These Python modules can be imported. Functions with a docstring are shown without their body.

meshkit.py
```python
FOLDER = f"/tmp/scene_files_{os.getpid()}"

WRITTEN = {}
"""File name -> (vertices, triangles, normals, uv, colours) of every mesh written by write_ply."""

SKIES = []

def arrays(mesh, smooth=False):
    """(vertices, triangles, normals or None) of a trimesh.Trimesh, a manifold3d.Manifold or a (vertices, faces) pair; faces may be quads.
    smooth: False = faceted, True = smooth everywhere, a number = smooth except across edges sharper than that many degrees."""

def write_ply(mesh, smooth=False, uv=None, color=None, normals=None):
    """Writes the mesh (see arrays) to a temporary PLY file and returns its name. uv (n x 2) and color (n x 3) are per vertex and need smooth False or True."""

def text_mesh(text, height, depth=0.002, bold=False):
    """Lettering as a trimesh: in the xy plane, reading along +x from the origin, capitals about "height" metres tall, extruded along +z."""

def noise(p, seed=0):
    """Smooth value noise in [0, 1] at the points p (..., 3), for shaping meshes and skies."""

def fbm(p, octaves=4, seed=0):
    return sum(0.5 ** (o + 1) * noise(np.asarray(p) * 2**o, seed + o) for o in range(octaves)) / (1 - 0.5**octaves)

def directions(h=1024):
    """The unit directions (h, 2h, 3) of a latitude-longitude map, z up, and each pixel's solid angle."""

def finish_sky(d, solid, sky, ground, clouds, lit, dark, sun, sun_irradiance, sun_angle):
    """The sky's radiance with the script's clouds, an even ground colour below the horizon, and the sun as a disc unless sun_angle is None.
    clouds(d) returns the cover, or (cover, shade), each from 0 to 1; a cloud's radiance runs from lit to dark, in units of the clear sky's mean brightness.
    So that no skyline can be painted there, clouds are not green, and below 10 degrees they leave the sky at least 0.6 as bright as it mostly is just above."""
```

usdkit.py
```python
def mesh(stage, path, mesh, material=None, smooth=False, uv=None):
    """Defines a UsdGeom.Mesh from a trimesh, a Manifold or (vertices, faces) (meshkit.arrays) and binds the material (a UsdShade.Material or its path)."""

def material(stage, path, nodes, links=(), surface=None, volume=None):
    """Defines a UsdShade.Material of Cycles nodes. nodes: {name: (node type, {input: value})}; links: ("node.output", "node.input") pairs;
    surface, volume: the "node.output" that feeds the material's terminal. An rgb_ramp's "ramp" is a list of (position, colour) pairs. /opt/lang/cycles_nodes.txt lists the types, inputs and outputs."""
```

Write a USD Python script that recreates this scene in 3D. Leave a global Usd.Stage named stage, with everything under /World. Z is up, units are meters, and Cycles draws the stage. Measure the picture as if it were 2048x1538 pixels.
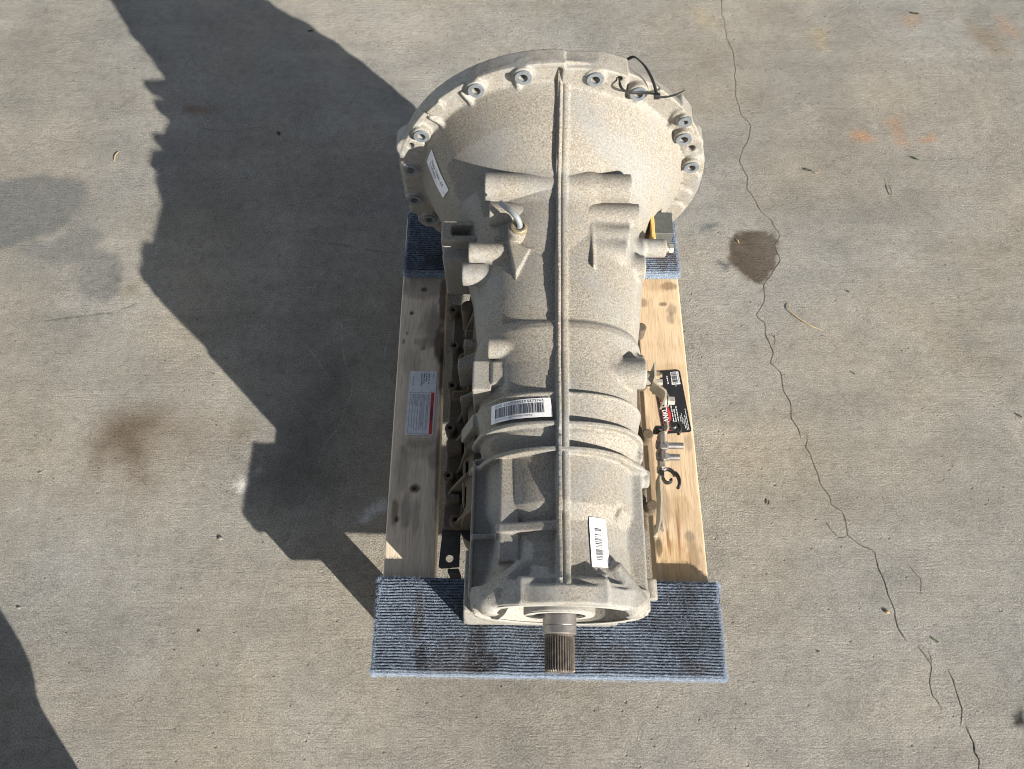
import math, random
import numpy as np, trimesh, usdkit, meshkit
from pxr import Usd, UsdGeom, UsdLux, UsdShade, Gf, Sdf, Vt
from scipy.ndimage import map_coordinates
from scipy.spatial import Delaunay

stage = Usd.Stage.CreateInMemory()
UsdGeom.SetStageUpAxis(stage, UsdGeom.Tokens.z)
UsdGeom.SetStageMetersPerUnit(stage, 1.0)
UsdGeom.Xform.Define(stage, '/World')
UsdGeom.Scope.Define(stage, '/World/Looks')

# ------------------------------------------------------------------ camera
CAM_Z, PITCH, FOCAL_PX = 1.4528, 1.1541, 1471.7          # metres, radians below the horizon, in pixels of a 2048 wide picture
EXPOSURE = 1.2
cam = UsdGeom.Camera.Define(stage, '/World/camera')
cam.CreateHorizontalApertureAttr(36.0)
cam.CreateVerticalApertureAttr(36.0 * 769 / 1024)
cam.CreateFocalLengthAttr(36.0 * FOCAL_PX / 2048)
cam.CreateClippingRangeAttr(Gf.Vec2f(0.02, 200.0))
cam.CreateExposureAttr(EXPOSURE)
cam.AddTranslateOp().Set(Gf.Vec3d(0, 0, CAM_Z))
cam.AddRotateXOp().Set(90.0 - math.degrees(PITCH))

# ------------------------------------------------------------------ sun and sky
SUN = np.array([1.7127, -1.671, 1.0]); SUN /= np.linalg.norm(SUN)
SUN_STRENGTH, SKY_STRENGTH = 1.2, 0.054
elev = math.asin(SUN[2])
usdkit.material(stage, '/World/Looks/sky', {
    's': ('sky_texture', {'sky_type': 'single_scattering', 'sun_disc': False, 'sun_elevation': elev,
                          'sun_rotation': math.atan2(SUN[0], SUN[1]), 'aerosol_density': 1.2}),
    'h': ('hsv', {'saturation': 0.5}),
    'b': ('background_shader', {'strength': SKY_STRENGTH})}, [('s.color', 'h.color'), ('h.color', 'b.color')], surface='b.background')
dome = UsdLux.DomeLight.Define(stage, '/World/sky')
UsdShade.MaterialBindingAPI.Apply(dome.GetPrim()).Bind(UsdShade.Material.Get(stage, '/World/Looks/sky'))
dome.GetPrim().SetCustomDataByKey('kind', 'structure')
dome.GetPrim().SetCustomDataByKey('label', 'clear daylight sky lighting the concrete yard')
sun = UsdLux.DistantLight.Define(stage, '/World/sun')
sun.CreateIntensityAttr(SUN_STRENGTH); sun.CreateAngleAttr(0.5); sun.CreateNormalizeAttr(True)
sun.CreateColorAttr(Gf.Vec3f(1.0, 0.935, 0.83))
q = Gf.Rotation(Gf.Vec3d(0, 0, 1), Gf.Vec3d(*SUN.tolist()))
sun.AddOrientOp().Set(Gf.Quatf(q.GetQuat()))

# ------------------------------------------------------------------ helpers
NAMES = set()
def numbered(base, name):
    p, k = f'{base}/{name}', 0
    while p in NAMES:
        k += 1; p = f'{base}/{name}_{k:03d}'
    NAMES.add(p); return p
def tag(o, label=None, category=None, group=None, kind=None):
    o = o.GetPrim() if hasattr(o, 'GetPrim') else o
    for k, v in (('label', label), ('category', category), ('group', group), ('kind', kind)):
        if v: o.SetCustomDataByKey(k, v)
    return o
def pathof(parent):
    return '/World' if parent is None else str(parent.GetPath())
def thing(name, label, category, loc=(0, 0, 0), rotz=0.0, group=None):
    x = UsdGeom.Xform.Define(stage, numbered('/World', name))
    x.AddTranslateOp().Set(Gf.Vec3d(*map(float, loc)))
    if rotz: x.AddRotateZOp().Set(rotz)
    return tag(x, label, category, group)
PRINT = ('white_print', 'fine_print', 'heading_print', 'barcode_bars', 'small_text', 'small_print', 'serial_text', 'pen_text', 'brand_text', 'warning_text', 'red_picture', 'frame_line')
def obj(name, mesh, mat, parent=None, smooth=30, colors=None, normals=None, label=None):
    p = numbered(pathof(parent), name)
    if normals is None and colors is None:
        m = usdkit.mesh(stage, p, mesh, '/World/Looks/' + mat, smooth=smooth)
    else:
        v, f = (np.asarray(mesh[0]), np.asarray(mesh[1])) if isinstance(mesh, tuple) else (np.asarray(mesh.vertices), np.asarray(mesh.faces))
        m = usdkit.mesh(stage, p, (v, f), '/World/Looks/' + mat, smooth=True)
        if normals is not None:
            m.GetNormalsAttr().Set(Vt.Vec3fArray.FromNumpy(np.asarray(normals, np.float32)))
        if colors is not None:
            for nm, c in colors.items():
                c = np.asarray(c, np.float32)
                if c.ndim == 1: c = np.repeat(c[:, None], 3, 1)
                UsdGeom.PrimvarsAPI(m).CreatePrimvar(nm, Sdf.ValueTypeNames.Color3fArray, 'vertex').Set(Vt.Vec3fArray.FromNumpy(c))
    if label: tag(m, label)
    if name in PRINT: tag(m, kind='stuff')
    return m.GetPrim()
def mat(name, nodes, links, surface='p.BSDF'):
    return usdkit.material(stage, '/World/Looks/' + name, nodes, links, surface=surface)
def simple(name, color, rough=0.6, metallic=0.0, vary=0.12, scale=60, bump=0.0, bump_scale=300):
    c = np.array(color)
    nodes = {'g': ('texture_coordinate', {}), 'n': ('noise_texture', {'scale': scale, 'detail': 4, 'roughness': 0.6}),
             'r': ('rgb_ramp', {'ramp': [(0.3, tuple(c * (1 - vary))), (0.7, tuple(np.minimum(c * (1 + vary), 1)))]}),
             'p': ('principled_bsdf', {'roughness': rough, 'metallic': metallic})}
    links = [('g.object', 'n.vector'), ('n.fac', 'r.fac'), ('r.color', 'p.base_color')]
    if bump:
        nodes['n2'] = ('noise_texture', {'scale': bump_scale, 'detail': 3})
        nodes['b'] = ('bump', {'strength': 0.8, 'distance': bump})
        links += [('g.object', 'n2.vector'), ('n2.fac', 'b.height'), ('b.normal', 'p.normal')]
    return mat(name, nodes, links)

# ------------------------------------------------------------------ materials
def cast_metal(name, dark, light, grey, greyness=0.45):
    """Sand cast aluminium under road dust: fine salt and pepper speckle, tan dust clouds, paler edges."""
    return mat(name, {
        'g': ('texture_coordinate', {}),
        'fine': ('noise_texture', {'scale': 820, 'detail': 2, 'roughness': 0.7}),
        'mid': ('noise_texture', {'scale': 360, 'detail': 3, 'roughness': 0.7}),
        'add': ('mix_float', {'fac': 0.45}),
        'sp': ('rgb_ramp', {'ramp': [(0.37, dark), (0.5, tuple(0.5 * (np.array(dark) + light))), (0.63, light)]}),
        'sg': ('rgb_ramp', {'ramp': [(0.36, tuple(0.55 * np.array(grey))), (0.62, tuple(1.15 * np.array(grey)))]}),
        'big': ('noise_texture', {'scale': 11, 'detail': 6, 'roughness': 0.62}),
        'bm': ('map_range', {'from_min': 0.62 - 0.35 * greyness, 'from_max': 0.78 - 0.35 * greyness}),
        'mx': ('mix_color', {}),
        'stn': ('noise_texture', {'scale': 34, 'detail': 5, 'roughness': 0.7}),
        'sm': ('map_range', {'from_min': 0.60, 'from_max': 0.74, 'to_max': 0.48}),
        'mx2': ('mix_color', {'b': (0.155, 0.118, 0.080)}),
        'geo': ('geometry', {}),
        'pt': ('map_range', {'from_min': 0.52, 'from_max': 0.60, 'to_max': 0.45}),
        'mx3': ('mix_color', {'b': (0.44, 0.41, 0.36)}),
        'bare': ('attribute', {'attribute': 'bare'}),
        'bn': ('noise_texture', {'scale': 75, 'detail': 5, 'roughness': 0.75}),
        'bmr': ('map_range', {'from_min': 0.40, 'from_max': 0.62}),
        'bmu': ('math', {'math_type': 'multiply'}),
        'bmx': ('mix_color', {'b': (0.335, 0.333, 0.318)}),
        'bu': ('bump', {'strength': 0.75, 'distance': 0.0010}),
        'p': ('principled_bsdf', {'roughness': 0.72, 'metallic': 0.12, 'specular_ior_level': 0.35})},
        [('g.object', 'fine.vector'), ('g.object', 'mid.vector'), ('g.object', 'big.vector'), ('g.object', 'stn.vector'),
         ('fine.fac', 'add.a'), ('mid.fac', 'add.b'), ('add.result', 'sp.fac'), ('add.result', 'sg.fac'),
         ('big.fac', 'bm.value'), ('bm.result', 'mx.fac'), ('sp.color', 'mx.a'), ('sg.color', 'mx.b'),
         ('stn.fac', 'sm.value'), ('sm.result', 'mx2.fac'), ('mx.result', 'mx2.a'),
         ('g.object', 'bn.vector'), ('bn.fac', 'bmr.value'), ('bare.fac', 'bmu.value1'), ('bmr.result', 'bmu.value2'), ('bmu.value', 'bmx.fac'), ('mx2.result', 'bmx.a'),
         ('geo.pointiness', 'pt.value'), ('pt.result', 'mx3.fac'), ('bmx.result', 'mx3.a'),
         ('mx3.result', 'p.base_color'), ('add.result', 'bu.height'), ('bu.normal', 'p.normal')])
cast_metal('cast_aluminium', (0.104, 0.094, 0.080), (0.386, 0.355, 0.302), (0.268, 0.262, 0.247))
cast_metal('cast_aluminium_brown', (0.05, 0.038, 0.027), (0.17, 0.13, 0.09), (0.13, 0.11, 0.085), 0.3)  # darker, browner colour set for the pan rail and side wall
cast_metal('machined_face', (0.24, 0.235, 0.22), (0.50, 0.485, 0.45), (0.44, 0.435, 0.41), 0.6)
simple('steel', (0.36, 0.34, 0.32), 0.36, 0.85, 0.25, 70, 0.0003, 200)
simple('bright_steel', (0.60, 0.58, 0.55), 0.33, 0.85, 0.12, 90)
simple('spline_steel', (0.15, 0.13, 0.11), 0.5, 0.6, 0.4, 120, 0.0003, 400)
simple('zinc', (0.50, 0.48, 0.42), 0.45, 0.6, 0.15, 120)
simple('dusty_tin', (0.42, 0.38, 0.30), 0.6, 0.3, 0.2, 90, 0.0004, 300)
simple('bushing_steel', (0.20, 0.225, 0.25), 0.5, 0.4, 0.2, 150)
simple('brass', (0.27, 0.225, 0.15), 0.5, 0.4, 0.25, 150)
simple('pan_black', (0.035, 0.031, 0.028), 0.55, 0.0, 0.4, 60, 0.0005, 300)
simple('black_plastic', (0.016, 0.016, 0.017), 0.42, 0.0, 0.3, 150)
simple('grey_plastic', (0.075, 0.079, 0.077), 0.65, 0.0, 0.22, 120, 0.0005, 300)
simple('tan_plastic', (0.62, 0.40, 0.13), 0.5, 0.0, 0.15, 100)
simple('hose_grey', (0.20, 0.215, 0.23), 0.4, 0.0, 0.1, 120)
simple('paper', (0.70, 0.70, 0.71), 0.5, 0.0, 0.14, 160)
simple('paper_wood', (0.68, 0.69, 0.72), 0.55, 0.0, 0.12, 120)
simple('ink', (0.035, 0.036, 0.045), 0.6, 0.0, 0.1, 100)
simple('ink_faded', (0.20, 0.20, 0.24), 0.6, 0.0, 0.2, 100)
simple('red_print', (0.50, 0.035, 0.04), 0.5, 0.0, 0.1, 60)
simple('dark_red_print', (0.13, 0.015, 0.02), 0.5, 0.0, 0.1, 60)
simple('tag_black', (0.018, 0.018, 0.02), 0.4, 0.0, 0.2, 60)
simple('dry_leaf', (0.055, 0.05, 0.03), 0.7, 0.0, 0.3, 200)
simple('dry_straw', (0.46, 0.33, 0.17), 0.7, 0.0, 0.2, 200)
simple('green_leaf', (0.07, 0.10, 0.03), 0.6, 0.0, 0.3, 200)
simple('pebble_grey', (0.20, 0.18, 0.16), 0.8, 0.0, 0.3, 300)
simple('block_wood', (0.26, 0.19, 0.11), 0.8, 0.0, 0.3, 40, 0.0006, 150)
simple('denim', (0.05, 0.06, 0.10), 0.9, 0.0, 0.2, 80)
simple('jacket_cloth', (0.06, 0.065, 0.06), 0.9, 0.0, 0.2, 80)
simple('skin', (0.45, 0.28, 0.19), 0.55, 0.0, 0.08, 60)
simple('hair_brown', (0.04, 0.025, 0.015), 0.6, 0.0, 0.2, 200)
simple('shoe_leather', (0.05, 0.035, 0.025), 0.6, 0.0, 0.2, 80)

mat('concrete', {
    'g': ('geometry', {}),
    'col': ('attribute', {'attribute': 'tone'}),
    'fine': ('noise_texture', {'scale': 330, 'detail': 4, 'roughness': 0.75}),
    'grain': ('rgb_ramp', {'ramp': [(0.30, (0.52, 0.51, 0.50)), (0.5, (0.98, 0.98, 0.98)), (0.68, (1.48, 1.46, 1.41))]}),
    'mul': ('mix_color', {'blend_type': 'multiply', 'fac': 1.0, 'use_clamp': False}),
    'vo': ('voronoi_texture', {'scale': 120, 'feature': 'f1', 'randomness': 1.0}),
    'pick': ('rgb_ramp', {'ramp': [(0.0, (1.5, 1.45, 1.35)), (0.11, (1.25, 1.22, 1.16)), (0.17, (1, 1, 1)), (1.0, (1, 1, 1))]}),
    'mul2': ('mix_color', {'blend_type': 'multiply', 'fac': 0.45, 'use_clamp': False}),
    'mo': ('noise_texture', {'scale': 48, 'detail': 4, 'roughness': 0.7, 'distortion': 0.3}),
    'mor': ('rgb_ramp', {'ramp': [(0.33, (0.82, 0.81, 0.80)), (0.5, (1, 1, 1)), (0.68, (1.14, 1.13, 1.11))]}),
    'mul3': ('mix_color', {'blend_type': 'multiply', 'fac': 0.85, 'use_clamp': False}),
    'str': ('mapping', {'scale': (9, 230, 1)}),
    'sn': ('noise_texture', {'scale': 1.0, 'detail': 3, 'roughness': 0.6}),
    'sb': ('math', {'math_type': 'multiply', 'value2': 0.22}),
    'n2': ('noise_texture', {'scale': 85, 'detail': 7, 'roughness': 0.82}),
    'h': ('math', {'math_type': 'add'}),
    'n3': ('noise_texture', {'scale': 480, 'detail': 2, 'roughness': 0.6}),
    'h3': ('math', {'math_type': 'multiply', 'value2': 0.42}),
    'h4': ('math', {'math_type': 'add'}),
    'pv': ('voronoi_texture', {'scale': 34, 'feature': 'f1', 'randomness': 1.0}),
    'pm': ('map_range', {'from_min': 0.03, 'from_max': 0.085, 'to_min': -0.85, 'to_max': 0.0, 'clamp': True}),
    'h5': ('math', {'math_type': 'add'}),
    'bu': ('bump', {'strength': 1.0, 'distance': 0.0062}),
    'p': ('principled_bsdf', {'roughness': 0.92, 'specular_ior_level': 0.2})},
    [('g.position', 'fine.vector'), ('g.position', 'vo.vector'), ('g.position', 'n2.vector'), ('g.position', 'str.vector'), ('str.vector', 'sn.vector'),
     ('fine.fac', 'grain.fac'), ('col.color', 'mul.a'), ('grain.color', 'mul.b'), ('vo.distance', 'pick.fac'), ('mul.result', 'mul2.a'), ('pick.color', 'mul2.b'),
     ('sn.fac', 'sb.value1'), ('sb.value', 'h.value1'), ('n2.fac', 'h.value2'), ('g.position', 'mo.vector'), ('mo.fac', 'mor.fac'), ('mul2.result', 'mul3.a'), ('mor.color', 'mul3.b'), ('g.position', 'n3.vector'), ('n3.fac', 'h3.value1'), ('h.value', 'h4.value1'), ('h3.value', 'h4.value2'), ('g.position', 'pv.vector'), ('pv.distance', 'pm.value'), ('h4.value', 'h5.value1'), ('pm.result', 'h5.value2'), ('h5.value', 'bu.height'), ('bu.normal', 'p.normal'), ('mul3.result', 'p.base_color')])

mat('plank_wood', {
    'g': ('geometry', {}),
    'col': ('attribute', {'attribute': 'tone'}),
    'mp': ('mapping', {'scale': (420, 22, 200)}),
    'n': ('noise_texture', {'scale': 1.0, 'detail': 4, 'roughness': 0.65, 'distortion': 0.4}),
    'r': ('rgb_ramp', {'ramp': [(0.3, (0.66, 0.62, 0.56)), (0.5, (1, 1, 1)), (0.7, (1.14, 1.14, 1.14))]}),
    'mul': ('mix_color', {'blend_type': 'multiply', 'fac': 0.8, 'use_clamp': False}),
    'bu': ('bump', {'strength': 0.5, 'distance': 0.0008}),
    'p': ('principled_bsdf', {'roughness': 0.75, 'specular_ior_level': 0.25})},
    [('g.position', 'mp.vector'), ('mp.vector', 'n.vector'), ('n.fac', 'r.fac'), ('col.color', 'mul.a'), ('r.color', 'mul.b'),
     ('mul.result', 'p.base_color'), ('n.fac', 'bu.height'), ('bu.normal', 'p.normal')])

mat('carpet', {
    'g': ('geometry', {}),
    'col': ('attribute', {'attribute': 'tone'}),
    'n': ('noise_texture', {'scale': 420, 'detail': 3, 'roughness': 0.7}),
    'r': ('rgb_ramp', {'ramp': [(0.32, (0.35, 0.36, 0.38)), (0.5, (1, 1, 1)), (0.68, (2.0, 1.95, 1.9))]}),
    'mul': ('mix_color', {'blend_type': 'multiply', 'fac': 1.0, 'use_clamp': False}),
    'bu': ('bump', {'strength': 1.0, 'distance': 0.0022}),
    'p': ('principled_bsdf', {'roughness': 1.0, 'specular_ior_level': 0.1, 'sheen_weight': 0.25, 'sheen_roughness': 0.5, 'sheen_tint': (0.7, 0.8, 1.0)})},
    [('g.position', 'n.vector'), ('n.fac', 'r.fac'), ('col.color', 'mul.a'), ('r.color', 'mul.b'), ('mul.result', 'p.base_color'),
     ('n.fac', 'bu.height'), ('bu.normal', 'p.normal')])
simple('carpet_fibre', (0.30, 0.37, 0.48), 0.9, 0.0, 0.4, 200)

# ------------------------------------------------------------------ concrete ground: one sheet with its cracks, scratches and stains
rng = np.random.default_rng(11)
GX0, GX1, GY0, GY1 = -1.75, 1.75, -0.4, 2.15
def polyline(pts, step, wob, seed):
    pts = np.asarray(pts, float); seg = np.linalg.norm(np.diff(pts, axis=0), axis=1); s = np.r_[0, np.cumsum(seg)]
    t = np.arange(0, s[-1], step); P = np.stack([np.interp(t, s, pts[:, k]) for k in (0, 1)], 1)
    r = np.random.default_rng(seed); n = len(t)
    def walk():
        a = np.cumsum(r.normal(size=n)); k = np.ones(7) / 7; a = a - np.convolve(np.pad(a, 30, 'edge'), np.ones(61) / 61, 'valid'); return np.convolve(a, k, 'same')
    P = P + wob * np.stack([walk(), walk()], 1)
    T = np.gradient(P, axis=0); T /= np.linalg.norm(T, axis=1, keepdims=True) + 1e-9
    return P, np.stack([-T[:, 1], T[:, 0]], 1), s[-1] * np.ones(n), t
# metres on the ground: cracks (width in mm, path), scratches (width in mm, strength, colour, path), stains (outline, soft edge, strength, colour)
CRACKS = [(1.5, [(0.5914, 1.8744), (0.587, 1.824), (0.5857, 1.7852), (0.583, 1.6815), (0.599, 1.6297), (0.5933, 1.576), (0.5919, 1.5293), (0.5822, 1.4778), (0.59, 1.4274), (0.5928, 1.3998), (0.6071, 1.3645), (0.6006, 1.3244), (0.5772, 1.2928), (0.5673, 1.2462), (0.5808, 1.203), (0.5743, 1.1656), (0.5872, 1.1362), (0.6017, 1.0975), (0.6218, 1.0736), (0.6349, 1.0295), (0.6193, 1.0018), (0.6203, 0.9881)]), (4.2, [(0.6203, 0.9881), (0.6222, 0.9745), (0.6225, 0.9587), (0.6123, 0.9408)]), (2.0, [(0.6123, 0.9408), (0.5984, 0.923), (0.5757, 0.8945), (0.5742, 0.8706), (0.5687, 0.8492), (0.5529, 0.8175), (0.5578, 0.8049), (0.5658, 0.7966), (0.5639, 0.7697), (0.5705, 0.7392), (0.5739, 0.7131), (0.5665, 0.6932), (0.5786, 0.6834), (0.5843, 0.6619), (0.5832, 0.631), (0.5938, 0.5969), (0.5921, 0.5633), (0.603, 0.5449), (0.6036, 0.5267)]), (1.7, [(0.6156, 0.5231), (0.6121, 0.5015), (0.6204, 0.4837), (0.625, 0.451), (0.6268, 0.4245), (0.6436, 0.388), (0.6434, 0.3772), (0.6626, 0.3665), (0.6646, 0.3488), (0.6606, 0.3172), (0.6822, 0.3034), (0.7126, 0.2828)]), (2.6, [(0.7126, 0.2828), (0.7143, 0.2491), (0.7174, 0.2226), (0.7167, 0.2029), (0.7267, 0.1707), (0.7263, 0.1453), (0.7357, 0.1203)]), (1.7, [(0.7584, 0.1049), (0.7685, 0.0774), (0.7664, 0.0474), (0.7655, 0.0297), (0.7744, 0.0063)]), (2.4, [(0.804, 0.0638), (0.81, 0.0356), (0.8144, 0.002), (0.8036, -0.0224)]), (4.0, [(0.8132, -0.0281), (0.8158, -0.0366), (0.8184, -0.0506), (0.8173, -0.0673), (0.8223, -0.0839), (0.8135, -0.1002)]), (1.0, [(0.7726, 0.2592), (0.787, 0.2325), (0.7828, 0.2062)]), (1.0, [(0.775, 0.0987), (0.7756, 0.0804)]), (0.9, [(0.6603, 0.3155), (0.6423, 0.312), (0.6312, 0.3277), (0.6267, 0.3417)]), (1.4, [(0.5779, 0.7656), (0.5834, 0.7534), (0.5777, 0.7392)])]
MARKS = [(2.2, 0.45, (0.62, 0.62, 0.62), [(-0.3933, 0.796), (-0.3819, 0.7918), (-0.3744, 0.7307), (-0.3636, 0.691), (-0.3446, 0.6559), (-0.345, 0.6215), (-0.3607, 0.5654)]), (2.2, 0.4, (0.62, 0.62, 0.62), [(-0.3529, 0.5578), (-0.3863, 0.5143), (-0.3965, 0.4822), (-0.3976, 0.4612)]), (2.2, 0.4, (0.62, 0.62, 0.62), [(-0.4075, 0.3994), (-0.4233, 0.3659), (-0.4321, 0.3298), (-0.4534, 0.2691), (-0.4702, 0.2287), (-0.4806, 0.1684), (-0.5041, 0.1187)]), (3, 0.4, (0.6, 0.6, 0.6), [(-0.4543, 0.7388), (-0.431, 0.7068), (-0.4021, 0.6676)]), (2.2, 0.5, (0.6, 0.6, 0.6), [(-0.5334, 1.0142), (-0.5294, 0.9913)]), (2.2, 0.4, (0.6, 0.6, 0.6), [(-0.5293, 0.9968), (-0.4969, 0.9977)]), (4, 0.5, (0.6, 0.6, 0.6), [(-0.4952, 0.887), (-0.454, 0.8849), (-0.4514, 0.8957)]), (4, 0.4, (0.6, 0.6, 0.6), [(-0.5209, 0.8252), (-0.5023, 0.8231)]), (2.2, 0.4, (0.6, 0.6, 0.6), [(-0.4844, 1.0574), (-0.4651, 1.0583)]), (2.2, 0.4, (0.6, 0.6, 0.6), [(-0.4439, 1.0593), (-0.4184, 1.0569)]), (3.5, 0.35, (0.6, 0.6, 0.6), [(-0.2713, 0.7713), (-0.2781, 0.7388), (-0.2815, 0.7108)]), (3, 0.4, (0.6, 0.6, 0.6), [(-0.2615, 0.8168), (-0.2603, 0.798)]), (3, 0.35, (0.6, 0.6, 0.6), [(-0.3916, 0.798), (-0.3539, 0.8043)]), (3, 0.3, (0.6, 0.6, 0.6), [(-0.439, 0.9197), (-0.4236, 0.8979)]), (2.5, 0.45, (0.6, 0.6, 0.6), [(-0.7455, 0.1148), (-0.7349, 0.1086), (-0.7184, 0.0972)]), (6, 0.35, (0.6, 0.6, 0.58), [(-0.6536, 0.4243), (-0.6465, 0.4474), (-0.6382, 0.465)]), (2.5, 0.25, (0.6, 0.6, 0.58), [(-1.1433, 1.763), (-1.0899, 1.7662)]), (6, 0.85, (0.05, 0.052, 0.05), [(-1.0469, 0.7986), (-0.9951, 0.807), (-0.9264, 0.8168)]), (4, 0.8, (0.05, 0.052, 0.05), [(-0.9264, 0.8168), (-0.8973, 0.8203)]), (6, 0.7, (0.06, 0.06, 0.06), [(-0.8823, 0.8288), (-0.8599, 0.8383)]), (3, 0.3, (0.5, 0.5, 0.5), [(-1.0566, 0.7998), (-1.0623, 0.7579)]), (3, 0.3, (0.55, 0.52, 0.45), [(-0.8694, 0.8297), (-0.8724, 0.7914)]), (7, 0.6, (0.05, 0.055, 0.055), [(-0.4252, 1.0073), (-0.3979, 1.0027), (-0.3782, 0.9968)]), (4, 0.6, (0.05, 0.055, 0.055), [(-0.3393, 0.989), (-0.3083, 0.9831), (-0.27, 0.98)]), (5, 0.55, (0.17, 0.09, 0.06), [(-0.7943, 1.3578), (-0.7345, 1.3471), (-0.6856, 1.3524), (-0.6374, 1.3631)]), (3, 0.4, (0.17, 0.09, 0.06), [(-0.8174, 1.3126), (-0.8214, 1.2891)]), (5, 0.4, (0.42, 0.22, 0.12), [(1.0431, 1.1706), (1.0576, 1.1313), (1.0609, 1.1119)]), (4, 0.35, (0.16, 0.15, 0.14), [(1.1181, 1.1047), (1.166, 1.1071)])]
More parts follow.
